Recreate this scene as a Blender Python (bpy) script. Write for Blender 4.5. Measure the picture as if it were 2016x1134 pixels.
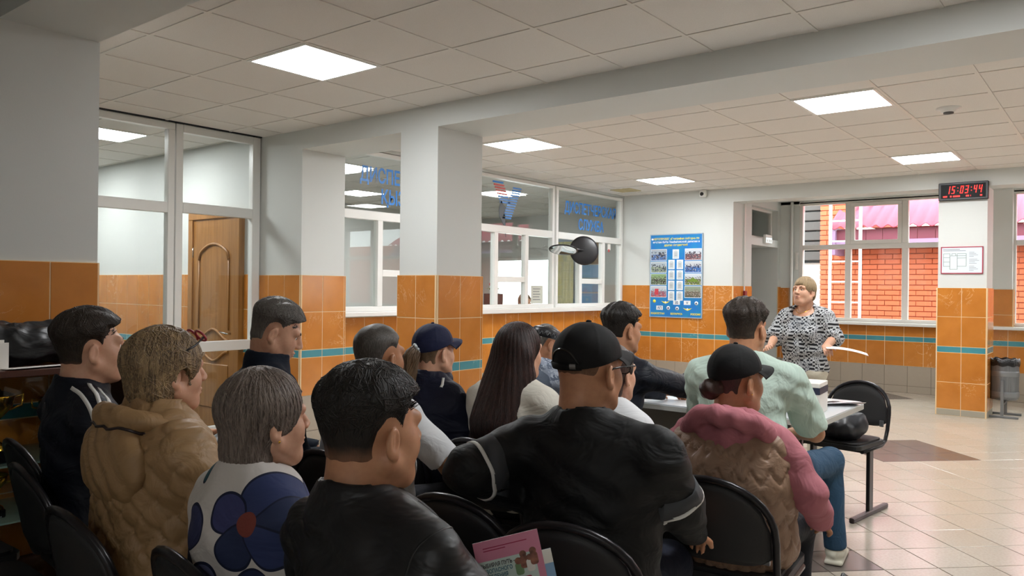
import bpy, math, random
import numpy as np
from mathutils import Vector, Matrix
random.seed(7); RNG = np.random.default_rng(7)
scene = bpy.context.scene
COL = scene.collection
for o in list(bpy.data.objects): bpy.data.objects.remove(o)

# ---------------------------------------------------------------- camera
YAW, PITCH, ROLL, EYE = math.radians(38.44), math.radians(.02), math.radians(.62), 1.42
fw = Vector((-math.sin(YAW)*math.cos(PITCH), math.cos(YAW)*math.cos(PITCH), math.sin(PITCH)))
rt = Vector((math.cos(YAW), math.sin(YAW), 0)); up = rt.cross(fw)
r2 = rt*math.cos(ROLL) + up*math.sin(ROLL); u2 = up*math.cos(ROLL) - rt*math.sin(ROLL)
cam = bpy.data.objects.new('camera', bpy.data.cameras.new('camera')); COL.objects.link(cam)
cam.matrix_world = Matrix((( r2.x, u2.x, -fw.x, 0), (r2.y, u2.y, -fw.y, 0), (r2.z, u2.z, -fw.z, EYE), (0, 0, 0, 1)))
cam.data.sensor_width = 36; cam.data.lens = 1532/2016*36; cam.data.clip_start = .05
scene.camera = cam
# ---------------------------------------------------------------- sky, exposure
w = bpy.data.worlds.new('overcast_sky'); scene.world = w; w.use_nodes = True
w.node_tree.nodes['Background'].inputs[0].default_value = (.93, .97, 1, 1)
w.node_tree.nodes['Background'].inputs[1].default_value = 7.5
LAMP = 38.0
scene.view_settings.view_transform = 'Standard'; scene.view_settings.look = 'None'
scene.view_settings.gamma = 1; scene.view_settings.use_curve_mapping = False
scene.view_settings.exposure = 0.2

# ---------------------------------------------------------------- materials
def lin(c):
    if isinstance(c, str): c = tuple(int(c[i:i+2], 16) for i in (0, 2, 4))
    f = lambda v: v/12.92 if v <= .04045 else ((v+.055)/1.055)**2.4
    return tuple(f(v/255) for v in c) + (1,)
class X:                                   # tiny expression wrapper over Math nodes
    def __init__(s, t, k): s.t, s.k = t, k
    def m(s, op, *a):
        n = s.t.nodes.new('ShaderNodeMath'); n.operation = op
        for i, v in enumerate((s,)+a):
            if isinstance(v, X): s.t.links.new(v.k, n.inputs[i])
            else: n.inputs[i].default_value = v
        return X(s.t, n.outputs[0])
    def __add__(s, o): return s.m('ADD', o)
    def __sub__(s, o): return s.m('SUBTRACT', o)
    def __mul__(s, o): return s.m('MULTIPLY', o)
    def __truediv__(s, o): return s.m('DIVIDE', o)
    def lt(s, o): return s.m('LESS_THAN', o)
    def gt(s, o): return s.m('GREATER_THAN', o)
    def abs(s): return s.m('ABSOLUTE')
    def sin(s): return s.m('SINE')
    def sqrt(s): return s.m('SQRT')
    def frac(s): return s.m('FRACT')
    def floor(s): return s.m('FLOOR')
    def mx(s, o): return s.m('MAXIMUM', o)
    def mn(s, o): return s.m('MINIMUM', o)
MATS = {}
class Mat:
    def __init__(s, name, col, rough=.5, metal=0, spec=.5):
        s.m = bpy.data.materials.new(name); s.m.use_nodes = True; s.t = s.m.node_tree
        s.b = s.t.nodes['Principled BSDF']; s.col = None
        s.b.inputs['Base Color'].default_value = lin(col); s.b.inputs['Roughness'].default_value = rough
        s.b.inputs['Metallic'].default_value = metal; s.b.inputs['Specular IOR Level'].default_value = spec
        n = s.t.nodes.new('ShaderNodeRGB'); n.outputs[0].default_value = lin(col); s.c = n.outputs[0]
        s.t.links.new(s.c, s.b.inputs['Base Color']); s.m.diffuse_color = lin(col)
        MATS[name] = s
    def coord(s, kind='Object'):
        n = s.t.nodes.new('ShaderNodeTexCoord'); return n.outputs[kind]
    def pos(s):
        return s.t.nodes.new('ShaderNodeNewGeometry').outputs['Position']
    def xyz(s, kind='Object'):
        n = s.t.nodes.new('ShaderNodeSeparateXYZ')
        s.t.links.new(s.coord(kind) if kind != 'Pos' else s.pos(), n.inputs[0]); return [X(s.t, o) for o in n.outputs]
    def scaled(s, sock, sc):
        n = s.t.nodes.new('ShaderNodeVectorMath'); n.operation = 'MULTIPLY'
        s.t.links.new(sock, n.inputs[0]); n.inputs[1].default_value = sc if not isinstance(sc, (int, float)) else (sc,)*3
        return n.outputs[0]
    def noise(s, sc=10, detail=3, kind='Object', rough=.5, dist=0):
        n = s.t.nodes.new('ShaderNodeTexNoise'); n.inputs['Scale'].default_value = 1
        n.inputs['Detail'].default_value = detail; n.inputs['Roughness'].default_value = rough; n.inputs['Distortion'].default_value = dist
        s.t.links.new(s.scaled(s.coord(kind) if kind != 'Pos' else s.pos(), sc), n.inputs['Vector']); return X(s.t, n.outputs['Fac'])
    def voro(s, sc=10, kind='Object', feat='F1', rnd=1):
        n = s.t.nodes.new('ShaderNodeTexVoronoi'); n.feature = feat; n.inputs['Scale'].default_value = 1; n.inputs['Randomness'].default_value = rnd
        s.t.links.new(s.scaled(s.coord(kind) if kind != 'Pos' else s.pos(), sc), n.inputs['Vector']); return X(s.t, n.outputs['Distance'])
    def ramp(s, x, a, b):
        n = s.t.nodes.new('ShaderNodeMapRange'); n.inputs[1].default_value = a; n.inputs[2].default_value = b
        s.t.links.new(x.k, n.inputs[0]); return X(s.t, n.outputs[0])
    def mix(s, fac, col):
        n = s.t.nodes.new('ShaderNodeMix'); n.data_type = 'RGBA'
        if isinstance(fac, X): s.t.links.new(fac.k, n.inputs[0])
        else: n.inputs[0].default_value = fac
        s.t.links.new(s.c, n.inputs[6]); n.inputs[7].default_value = lin(col)
        s.c = n.outputs[2]; s.t.links.new(s.c, s.b.inputs['Base Color']); return s
    def bump(s, x, strength=.3, dist=.01):
        n = s.t.nodes.new('ShaderNodeBump'); n.inputs['Strength'].default_value = strength; n.inputs['Distance'].default_value = dist
        s.t.links.new(x.k, n.inputs['Height']); s.t.links.new(n.outputs[0], s.b.inputs['Normal']); return s
    def emit(s, col, v):
        s.b.inputs['Emission Color'].default_value = lin(col); s.b.inputs['Emission Strength'].default_value = v; return s
    def sub(s, wgt, rad=(1, .3, .2), sc=.01):
        s.b.inputs['Subsurface Weight'].default_value = wgt; s.b.inputs['Subsurface Radius'].default_value = rad
        s.b.inputs['Subsurface Scale'].default_value = sc; return s
def plain(name, col, rough=.5, metal=0, spec=.5, nz=None, bump=None):
    if name in MATS: return MATS[name].m
    m = Mat(name, col, rough, metal, spec)
    if nz: m.mix(m.ramp(m.noise(nz[0], 3), .35, .75)*nz[2], nz[1])
    if bump: m.bump(m.noise(bump[0], 4), bump[1], .005)
    return m.m
def M(name): return MATS[name].m

m = Mat('white_paint', 'd4d7d4', .6); m.mix(m.noise(1.3, 3, 'Pos')*.25, 'c8c8c2'); m.bump(m.noise(160, 2, 'Pos'), .12, .002)
m = Mat('ceiling_tile', 'e6e2dc', .85); m.mix(m.ramp(m.noise(400, 2, 'Pos'), .45, .7)*.25, 'a8a298'); m.bump(m.noise(260, 3, 'Pos'), .35, .002)
plain('ceiling_grid', 'dedad2', .4)
def marble(name, col, dark, vein, rough):
    m = Mat(name, col, rough, 0, .5)
    inf = m.t.nodes.new('ShaderNodeObjectInfo')
    m.mix(m.ramp(m.noise(5, 4, 'Pos'), .35, .75)*.7, dark)
    rnd = X(m.t, inf.outputs['Random'])
    m.mix(rnd*.28, dark)
    n = m.noise(3.4, 5, 'Pos', .62, 1.6)
    v = m.ramp((n-.5).abs(), .012, .0)*m.ramp(m.noise(2.1, 2, 'Pos'), .5, .62)
    m.mix(v*.65, vein)
    return m.m
marble('orange_tile', 'cc8438', 'b26c26', 'ecc496', .16)
marble('teal_tile', '4f97a0', '3c7f8e', '9fcbcd', .2)
m = Mat('beige_wall_tile', 'a89c8c', .35); m.mix(m.noise(40, 3, 'Pos')*.3, '94897a')
m = Mat('base_tile', 'a8a292', .3); m.mix(m.noise(60, 3, 'Pos')*.3, '948e80')
plain('grout', 'e2c59a', .8); plain('floor_grout', '685e52', .8); plain('beige_grout', '7d7468', .8)
m = Mat('floor_tile', 'c6bcae', .2); m.mix(m.ramp(m.noise(70, 4, 'Pos'), .4, .7)*.4, 'aa9e8c'); inf = m.t.nodes.new('ShaderNodeObjectInfo'); m.mix(X(m.t, inf.outputs['Random'])*.22, 'a89c8a')
m = Mat('dark_floor_tile', '6f6661', .2); m.mix(m.noise(80, 4, 'Pos')*.4, '5f5752')
plain('white_pvc', 'e6e6e2', .3); plain('grey_pvc', 'dcd8d2', .35)
m = Mat('glass', 'ffffff', 0.0); 
for nd in list(m.t.nodes):
    if nd.type not in ('OUTPUT_MATERIAL',): m.t.nodes.remove(nd)
fr = m.t.nodes.new('ShaderNodeFresnel'); fr.inputs[0].default_value = 1.45
tr = m.t.nodes.new('ShaderNodeBsdfTransparent'); tr.inputs[0].default_value = (.93, .95, .94, 1)
gl = m.t.nodes.new('ShaderNodeBsdfGlossy'); gl.inputs['Roughness'].default_value = .0
mx = m.t.nodes.new('ShaderNodeMixShader'); mul = m.t.nodes.new('ShaderNodeMath'); mul.operation = 'MULTIPLY'; mul.inputs[1].default_value = 1.0
gg = m.t.nodes.new('ShaderNodeNewGeometry'); mr_ = m.t.nodes.new('ShaderNodeMapRange'); mr_.inputs[3].default_value = 1.45; mr_.inputs[4].default_value = 1/1.45
m.t.links.new(gg.outputs['Backfacing'], mr_.inputs[0]); m.t.links.new(mr_.outputs[0], fr.inputs[0]); m.t.links.new(fr.outputs[0], mul.inputs[0]); m.t.links.new(mul.outputs[0], mx.inputs[0]); m.t.links.new(tr.outputs[0], mx.inputs[1]); m.t.links.new(gl.outputs[0], mx.inputs[2])
m.t.links.new(mx.outputs[0], m.t.nodes['Material Output'].inputs[0])
plain('lamp_diffuser', 'ffffff', .4); MATS['lamp_diffuser'].emit('fbfdff', LAMP)
m = Mat('oak_door', 'a5733c', .35); m.mix(m.ramp(m.noise((28, 28, 1.6), 5), .35, .7)*.75, '80521f'); m.bump(m.noise((60, 60, 2), 4), .1, .002)
m = Mat('brown_board', '5a3427', .4); m.mix(m.noise((3, 40, 40), 4)*.5, '3d2119')
plain('chrome', 'd8d8d8', .12, 1); plain('gold', 'd9a83c', .18, 1); plain('steel_grey', '8a8d90', .35, .7)
plain('black_plastic', '16161a', .38); plain('black_gloss', '0c0c0e', .2); plain('dark_tube', '232124', .3, .4)
plain('brown_tube', '3d3334', .35, .5)
m = Mat('chair_fabric', '1a1a1c', .55); m.bump(m.noise(420, 2), .3, .001)
m = Mat('laminate', 'dfe6ea', .22); m.mix(m.noise(3, 2)*.15, 'd0dae0')
plain('laminate_edge', 'b9bab4', .4); plain('table_panel', '7d7a74', .5)
plain('paper', 'ece9e2', .6); plain('black', '0a0a0a', .5)
m = Mat('brick', 'd67048', .75); m.mix(m.noise(30, 3, 'Pos')*.4, 'c46040'); inf = m.t.nodes.new('ShaderNodeObjectInfo'); m.mix(X(m.t, inf.outputs['Random'])*.3, 'c06240')
plain('mortar', 'b4644a', .9)
plain('red_roof', 'c84a60', .45, 0, .5); plain('maroon_fascia', '7c3445', .5); plain('lilac_gutter', '9a7c9c', .5)
plain('render_white', 'eeeeea', .8); plain('asphalt', '77756f', .9); plain('shutter_grey', '53504e', .6)

# ---------------------------------------------------------------- mesh helpers
class MB:
    def __init__(s): s.v = []; s.f = []; s.sm = []
    def add(s, v, f, smooth=False):
        b = len(s.v); s.v += [tuple(map(float, p)) for p in v]; s.f += [tuple(int(i)+b for i in q) for q in f]; s.sm += [smooth]*len(f); return s
    def box(s, x0, x1, y0, y1, z0, z1, bev=0):
        x0, x1 = sorted((x0, x1)); y0, y1 = sorted((y0, y1)); z0, z1 = sorted((z0, z1))
        if not bev:
            v = [(x, y, z) for z in (z0, z1) for y in (y0, y1) for x in (x0, x1)]
            return s.add(v, [(0, 2, 3, 1), (4, 5, 7, 6), (0, 1, 5, 4), (2, 6, 7, 3), (0, 4, 6, 2), (1, 3, 7, 5)])
        b = bev; v = []; idx = {}
        for sx in (0, 1):
            for sy in (0, 1):
                for sz in (0, 1):
                    for ax in range(3):
                        p = [(x0, x1)[sx], (y0, y1)[sy], (z0, z1)[sz]]
                        for a2, sg in enumerate((sx, sy, sz)):
                            if a2 != ax: p[a2] += -b if sg else b
                        idx[sx, sy, sz, ax] = len(v); v.append(p)
        f = []
        for ax in range(3):
            o1, o2 = (ax+1) % 3, (ax+2) % 3
            for sg in (0, 1):
                q = []
                for a, c in ((0, 0), (1, 0), (1, 1), (0, 1)):
                    k = [0]*3; k[ax] = sg; k[o1] = a; k[o2] = c; q.append(idx[k[0], k[1], k[2], ax])
                f.append(q if sg else q[::-1])
            for a in (0, 1):
                for c in (0, 1):
                    k0 = [0]*3; k1 = [0]*3; k0[o1] = k1[o1] = a; k0[o2] = k1[o2] = c; k1[ax] = 1
                    q = [idx[(*k0, o1)], idx[(*k1, o1)], idx[(*k1, o2)], idx[(*k0, o2)]]
                    f.append(q if (a ^ c) else q[::-1])
        for sx in (0, 1):
            for sy in (0, 1):
                for sz in (0, 1):
                    q = [idx[sx, sy, sz, a] for a in range(3)]
                    f.append(q if (sx+sy+sz) % 2 else q[::-1])
        return s.add(v, f)
    def tube(s, pts, r, n=8, closed=False, smooth=True, flat=1.0):
        pts = [Vector(p) for p in pts]; N = len(pts); rr = r if isinstance(r, (list, tuple)) else [r]*N
        v = []; ref = None
        for i, p in enumerate(pts):
            a = pts[(i-1) % N] if (i or closed) else p; b = pts[(i+1) % N] if (i < N-1 or closed) else p
            t = (b-a).normalized()
            if ref is None:
                ref = t.orthogonal().normalized()
            ref = (ref - t*ref.dot(t)).normalized(); bi = t.cross(ref)
            for k in range(n):
                an = 2*math.pi*k/n; v.append(p + (ref*math.cos(an) + bi*math.sin(an)*flat)*rr[i])
        f = []
        for i in range(N if closed else N-1):
            j = (i+1) % N
            for k in range(n):
                f.append((i*n+k, i*n+(k+1) % n, j*n+(k+1) % n, j*n+k))
        s.add(v, f, smooth)
        if not closed:
            b = len(s.v)-len(v); s.f += [tuple(b+k for k in range(n-1, -1, -1)), tuple(b+(N-1)*n+k for k in range(n))]; s.sm += [False, False]
        return s
    def lathe(s, prof, c=(0, 0, 0), n=20, smooth=True):
        v = [(c[0]+r*math.cos(2*math.pi*k/n), c[1]+r*math.sin(2*math.pi*k/n), c[2]+z) for r, z in prof for k in range(n)]
        f = [(i*n+k, i*n+(k+1) % n, (i+1)*n+(k+1) % n, (i+1)*n+k) for i in range(len(prof)-1) for k in range(n)]
        return s.add(v, f, smooth)
    def prism(s, poly, z0, z1):                 # polygon in xy extruded in z
        n = len(poly); v = [(x, y, z0) for x, y in poly]+[(x, y, z1) for x, y in poly]
        return s.add(v, [tuple(range(n-1, -1, -1)), tuple(range(n, 2*n))]+[(i, (i+1) % n, n+(i+1) % n, n+i) for i in range(n)])
    def ball(s, c, r, nu=10, nv=6):
        r = (r,)*3 if isinstance(r, (int, float)) else r
        prof = [(math.sin(math.pi*j/nv), -math.cos(math.pi*j/nv)) for j in range(nv+1)]
        v = [(c[0]+r[0]*a*math.cos(2*math.pi*k/nu), c[1]+r[1]*a*math.sin(2*math.pi*k/nu), c[2]+r[2]*z) for a, z in prof for k in range(nu)]
        return s.add(v, [(i*nu+k, i*nu+(k+1) % nu, (i+1)*nu+(k+1) % nu, (i+1)*nu+k) for i in range(nv) for k in range(nu)], True)
    def xf(s, mat):
        s.v = [tuple(mat @ Vector(p)) for p in s.v]; return s
    def mesh(s, name, mat):
        me = bpy.data.meshes.new(name); me.from_pydata(s.v, [], s.f)
        me.polygons.foreach_set('use_smooth', s.sm); me.update()
        for q in (mat if isinstance(mat, (list, tuple)) else [mat]): me.materials.append(M(q) if isinstance(q, str) else q)
        return me
    def build(s, name, mat, parent=None):
        return link(name, s.mesh(name, mat), parent)
def link(name, me, parent=None, loc=None, rot=None):
    o = bpy.data.objects.new(name, me); COL.objects.link(o)
    if parent: o.parent = parent
    if loc is not None: o.location = loc
    if rot is not None: o.rotation_euler = rot
    return o
def tag(o, label=None, cat=None, group=None, kind=None):
    if label: o['label'] = label
    if cat: o['category'] = cat
    if group: o['group'] = group
    if kind: o['kind'] = kind
    return o
def struct(o): o['kind'] = 'structure'; return o
def thing(name, label, cat, loc=(0, 0, 0), rz=0, group=None):
    o = link(name, None, None, loc, (0, 0, rz)); return tag(o, label, cat, group)
def copy_tree(o, parent=None):
    c = o.copy(); COL.objects.link(c)
    if parent: c.parent = parent
    for ch in [q for q in o.children]: copy_tree(ch, c)
    return c
def text_obj(name, body, size, mw, mat, parent=None, bold=.0, align='LEFT', depth=.0008, sx=1.0):
    cu = bpy.data.curves.new('text', 'FONT'); cu.body = body; cu.size = size; cu.align_x = align; cu.offset = bold; cu.extrude = depth; cu.resolution_u = 3
    t = bpy.data.objects.new('text', cu); COL.objects.link(t)
    bpy.context.view_layer.update()
    me = bpy.data.meshes.new_from_object(t.evaluated_get(bpy.context.evaluated_depsgraph_get()))
    bpy.data.objects.remove(t)
    me.transform(Matrix.Scale(sx, 4, (1, 0, 0))); me.transform(mw); me.materials.clear(); me.materials.append(M(mat) if isinstance(mat, str) else mat)
    return link(name, me, parent)
def frame_mat(origin, ux, uy):                  # local x -> ux, local y -> uy, local z -> normal
    ux = Vector(ux).normalized(); uy = Vector(uy).normalized(); n = ux.cross(uy)
    o = Vector(origin); return Matrix(((ux.x, uy.x, n.x, o.x), (ux.y, uy.y, n.y, o.y), (ux.z, uy.z, n.z, o.z), (0, 0, 0, 1)))
# ================================================================ the room
CEIL = 2.825; SOF = 2.655
FT = .298
# ---- floor: grout bed and diagonal tiles
fl = struct(MB().box(-11, 5.2, -3.2, 12.3, -.12, -.003).build('floor', 'floor_grout'))
u0, v0 = 2.96, 4.93
def uv2xy(u, v): return ((u-v)/2**.5, (u+v)/2**.5)
tile_me = {}
for k, mt in (('floor_tile', 'floor_tile'), ('dark', 'dark_floor_tile')):
    h = (FT-.006)/2; tile_me[k] = MB().box(-h, h, -h, h, -.008, 0, .0015).mesh('floor_tile', mt)
def dark(i, j): return (i in (3, 4, 5) and j in (4, 5, 6)) or (i in (-5, -4, -3) and j in (-4, -3, -2)) or (i in (9, 10, 11) and j in (16, 17, 18))
cand = []
for i in range(-30, 42):
    for j in range(-30, 42):
        cx, cy = uv2xy(u0+(i+.5)*FT, v0+(j+.5)*FT)
        if -6.3 < cx < 4.6 and -2.8 < cy < 12.2: cand.append((i, j, cx, cy))
def floor_px(x, y):
    q = Vector((x, y, -EYE)); d = q.dot(fw)
    return (q.dot(r2)/d*1532+1008, 567-q.dot(u2)/d*1532, d) if d > .3 else None
near = []; rest = MB(); restd = MB()
for (i, j, cx, cy) in cand:
    p = floor_px(cx, cy)
    vis = p and 1560 < p[0] < 2060 and p[1] < 1180 and not (cx > -1.9 and cx < -1.1 and cy > 10.25)
    near.append((0 if vis else 1, p[2] if p else 99, i, j, cx, cy))
near.sort()
for q, (nv, d, i, j, cx, cy) in enumerate(near):
    k = 'dark' if dark(i, j) else 'floor_tile'
    if q < 300 and nv == 0:
        link('floor_tile', tile_me[k], fl, (cx, cy, 0), (0, 0, math.pi/4))
    else:
        h = (FT-.006)/2*2**.5; tgt = restd if k == 'dark' else rest
        tgt.add([(cx, cy-h, 0), (cx+h, cy, 0), (cx, cy+h, 0), (cx-h, cy, 0)], [(0, 1, 2, 3)])
tag(rest.build('floor_tiles', 'floor_tile', fl), kind='stuff'); tag(restd.build('dark_floor_tiles', 'dark_floor_tile', fl), kind='stuff')

# ---- ceiling: slab, grid bars, mineral tiles
ce = struct(MB().box(-11, 5.2, -3.2, 12.3, CEIL+.012, CEIL+.2).build('ceiling', 'white_paint'))
LIGHTS = []
tme = {}
def ceil_bay(x0, x1, y0, y1, ox, oy, lights, indiv):
    g = MB(); st = MB()
    i0, i1 = math.floor((x0-ox)/.6), math.ceil((x1-ox)/.6); j0, j1 = math.floor((y0-oy)/.6), math.ceil((y1-oy)/.6)
    for i in range(i0, i1+1):
        x = ox+i*.6
        if x0 < x < x1: g.box(x-.012, x+.012, y0, y1, CEIL-.002, CEIL+.02)
    for j in range(j0, j1+1):
        y = oy+j*.6
        if y0 < y < y1: g.box(x0, x1, y-.012, y+.012, CEIL-.0014, CEIL+.02)
    g.build('ceiling_grid', 'ceiling_grid', ce)
    for i in range(i0, i1):
        for j in range(j0, j1):
            a, b = max(x0, ox+i*.6+.013), min(x1, ox+(i+1)*.6-.013); c, d = max(y0, oy+j*.6+.013), min(y1, oy+(j+1)*.6-.013)
            if b-a < .03 or d-c < .03 or (i, j) in lights: continue
            if indiv and (a+b)/2 < 3.0:
                key = (round(b-a, 3), round(d-c, 3))
                if key not in tme: tme[key] = MB().box(-(b-a)/2, (b-a)/2, -(d-c)/2, (d-c)/2, 0, .012).mesh('ceiling_tile', 'ceiling_tile')
                link('ceiling_tile', tme[key], ce, ((a+b)/2, (c+d)/2, CEIL+.003))
            else: st.box(a, b, c, d, CEIL+.003, CEIL+.014)
    if st.v: tag(st.build('ceiling_tiles', 'ceiling_tile', ce), kind='stuff')
    for (i, j) in lights: LIGHTS.append((ox+i*.6+.3, oy+j*.6+.3, lights[i, j]))
ceil_bay(-6.45, 5, 1.79, 4.31, -4.338, 2.760, {(0, 0): 'square ceiling light panel between the near beam and the long beam', (6, 0): 'added out-of-view ceiling light panel between the beams above the rows of seated people'}, True)  # second panel is added out of view to light the audience
ceil_bay(-5.98, 5, 4.83, 10.25, -4.976, 5.740, {(5, 0): 'square ceiling light panel beside the round smoke detector and the long beam',
    (0, 0): 'square ceiling light panel behind the tiled column, towards the dispatch windows',
    (5, 5): 'square ceiling light panel near the digital wall clock', (0, 5): 'square ceiling light panel near the small dome camera and the blue poster',
    (10, 0): 'added out-of-view ceiling light panel over the open floor beside the long beam', (10, 5): 'added out-of-view ceiling light panel over the open floor by the far windows'}, True)  # last two panels added out of view for more light, continuing the lamp grid
ceil_bay(-4, 5, -3, 1.35, -4.338, -.24, {(9, -4): 'added out-of-view fill light panel at the rear of the hall'}, False)  # added lamp behind the camera, fill light on the backs of the audience
ceil_bay(-10.4, -6.52, -.5, 4.24, -7.84, 3.02, {(0, 0): 'ceiling light panel seen through the glass partition', (-3, 0): 'added ceiling light panel brightening the corridor behind the partition, deeper in', (-2, -3): 'added ceiling light panel brightening the near end of the corridor behind the partition'}, False)  # first panel shows through the glass; the other two are added to brighten the corridor
ceil_bay(-10.4, -6.08, 4.5, 12.05, -7.6, 5.62, {(0, 0): 'ceiling light panel in the dispatch room under the first glass lettering', (0, 5): 'ceiling light panel in the dispatch room behind the striped glass emblem', (-3, 3): 'ceiling light panel at the rear of the dispatch room'}, False)
lme = None
for (x, y, lab) in LIGHTS:
    t = thing('ceiling_light', lab, 'ceiling light', (x, y, CEIL), 0, 'square ceiling light panels')
    if lme is None:
        f = MB()
        for a in range(4):
            f.add(*(lambda b: (b.v, b.f))(MB().box(-.294, .294, .272, .294, -.006, .012).xf(Matrix.Rotation(a*math.pi/2, 4, 'Z'))))
        lme = (f.mesh('frame', 'white_pvc'), MB().box(-.274, .274, -.274, .274, -.003, .01).mesh('diffuser', 'lamp_diffuser'))
    link('frame', lme[0], t); link('diffuser', lme[1], t)

# ---- wall pieces with tiles
tcache = {}
def tile_patch(parent, mw, W, rows, x_off=0, tw=.25, proud=.012, stuff=False):
    """rows: list of (z0, z1, material, tile width); local x along the wall, y up, z out"""
    for (z0, z1, mt, w_) in rows:
        w_ = w_ or tw
        k0 = math.floor((0-x_off)/w_)
        for k in range(k0, k0+int(W/w_)+3):
            a, b = max(0, x_off+k*w_)+.003, min(W, x_off+(k+1)*w_)-.003
            if b-a < .012: continue
            key = (round(b-a, 3), round(z1-z0, 3), mt)
            if key not in tcache:
                tcache[key] = MB().box(-(b-a)/2, (b-a)/2, -(z1-z0)/2+.003, (z1-z0)/2-.003, -.006, 0, .0014).mesh('wall_tile', mt)
            o = link('wall_tile', tcache[key], parent); o.matrix_world = mw @ Matrix.Translation(((a+b)/2, (z0+z1)/2, proud))
def wall_box(name, x0, x1, y0, y1, z0, z1, mat='white_paint'):
    return struct(MB().box(x0, x1, y0, y1, z0, z1).build(name, mat))
O, T, B_, BB = 'orange_tile', 'teal_tile', 'beige_wall_tile', 'base_tile'
def rows_wall(top, sh=0):      # dado rows of a wall, from the floor up
    z = 1.515+sh
    return [(.0, .10, B_, .3), (.10, .42+sh, B_, .3), (.42+sh, .765+sh, O, 0), (.765+sh, .835+sh, T, 0), (.835+sh, 1.18+sh, O, 0), (1.18+sh, z, O, 0)]
def rows_col(sh=0):
    return [(0, .075, BB, 0), (.075, .42+sh, O, 0), (.42+sh, .765+sh, O, 0), (.765+sh, .835+sh, T, 0), (.835+sh, 1.18+sh, O, 0), (1.18+sh, 1.515+sh, O, 0)]
def clip(rows, top): return [(a, min(b, top), m_, w_) for a, b, m_, w_ in rows if a < top-.02]
def dado_back(parent, mw, W, top, g='grout'):
    MB().box(0, W, 0, top, -.004, .0102).xf(mw).build('grout_bed', g, parent)
def dado(parent, mw, W, rows, x_off=0, split=None):
    top = max(r[1] for r in rows)
    lo = split or 0
    if lo: MB().box(0, W, 0, lo, -.004, .0102).xf(mw).build('grout_bed', 'beige_grout', parent)
    MB().box(0, W, lo, top, -.004, .0102).xf(mw).build('grout_bed', 'grout', parent)
    tile_patch(parent, mw, W, rows, x_off)
def F(o, ux): return frame_mat(o, ux, (0, 0, 1))
# NB: local x runs so that normal (x cross up) points into the hall
PX, PY, NX, NY = (1, 0, 0), (0, 1, 0), (-1, 0, 0), (0, -1, 0)
# normal of (ux=+X, up) = -Y ; (ux=+Y, up) = +X ; (ux=-X) = +Y ; (ux=-Y) = -X
# near square pillar on the left + its beam
p = wall_box('wall_pillar_near', -4.6, -4.14, 1.35, 1.80, 0, SOF)
dado(p, F((-4.14, 1.35, 0), PY), .45, rows_col(.012), .224); dado(p, F((-4.6, 1.35, 0), PX), .46, rows_col(.012)); dado(p, F((-4.14, 1.8, 0), NX), .46, rows_col(.012))
wall_box('wall_beam_near', -10.4, 5, 1.345, 1.795, SOF, CEIL+.02)
# long beam, tiled column, end pier
wall_box('wall_beam_long', -6.5, 5, 4.31, 4.83, SOF, CEIL+.02)
p = wall_box('wall_column_middle', -4.57, -4.16, 4.31, 4.83, 0, SOF)
dado(p, F((-4.585, 4.31, 0), PX), .44, rows_col(0), .21); dado(p, F((-4.16, 4.295, 0), PY), .55, rows_col(0), .275); dado(p, F((-4.16, 4.83, 0), NX), .41, rows_col(0))
p = wall_box('wall_pier_end', -6.5, -5.85, 4.31, 4.80, 0, SOF)
dado(p, F((-6.48, 4.31, 0), PX), .645, rows_wall(0, .004), .145, .424); dado(p, F((-5.85, 4.295, 0), PY), .52, rows_wall(0, .004), .25, .424)
# dispatch wall below and above the glass
p = wall_box('wall_dispatch', -6.16, -6.0, 4.8, 10.3, 0, 1.12)
dado(p, F((-6.0, 4.8, 0), PY), 5.45, clip(rows_wall(0, -.01), 1.115), .13, .41)
wall_box('wall_dispatch_head', -6.16, -6.0, 4.8, 10.3, 2.79, CEIL+.02)
# far wall with the poster, header, reveal with the passage door
p = wall_box('wall_far', -6.1, -4.75, 10.25, 10.45, 0, CEIL+.02)
dado(p, F((-6.0, 10.25, 0), PX), 1.742, rows_wall(0, -.028), -.02, .392)
wall_box('wall_far_header', -4.27, 5, 10.25, 10.55, 2.64, CEIL+.02)
wall_box('ceiling_recess', -4.9, 5, 10.5, 12.4, 2.80, CEIL+.02)
bpy.data.objects['ceiling_recess'].name = 'trim_1'
p = struct(MB().box(-4.75, -4.27, 10.25, 10.92, 0, 2.84).box(-4.75, -4.27, 11.98, 12.12, 0, 2.84).box(-4.75, -4.27, 10.92, 11.98, 2.09, 2.2).box(-4.75, -4.27, 10.92, 11.98, 2.66, 2.84).build('wall_reveal', 'white_paint'))
dado(p, F((-4.27, 10.25, 0), PY), .67, rows_wall(0, -.028), .25, .392); dado(p, F((-4.27, 11.98, 0), PY), .12, rows_wall(0, -.028), 0, .392)
# window wall
p = struct(MB().box(-4.3, 5, 12.1, 12.35, 0, .96).box(-4.3, -3.98, 12.1, 12.35, .96, 2.85).box(-4.3, 5, 12.1, 12.35, 2.76, 2.9).box(-1.44, -1.2, 12.0, 12.35, .96, 2.8).build('wall_windows', 'white_paint'))
dado(p, F((-4.27, 12.1, 0), PX), 6.6, clip(rows_wall(0, -.04), .955), .02, .38)
dado2 = [r for r in rows_wall(0, -.04) if r[0] > .7]
mw = F((-4.27, 12.1, 0), PX); MB().box(0, .28, .96, 1.475, -.004, .0102).xf(mw).build('grout_bed', 'grout', p); tile_patch(p, mw, .28, [(.965, 1.14, O, .14), (1.14, 1.475, O, .14)])
mw = F((-1.45, 12.0, 0), PX); MB().box(0, .26, .985, 1.475, -.004, .0102).xf(mw).build('grout_bed', 'grout', p); tile_patch(p, mw, .26, [(.99, 1.14, O, .26), (1.14, 1.475, O, .26)])
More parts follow.
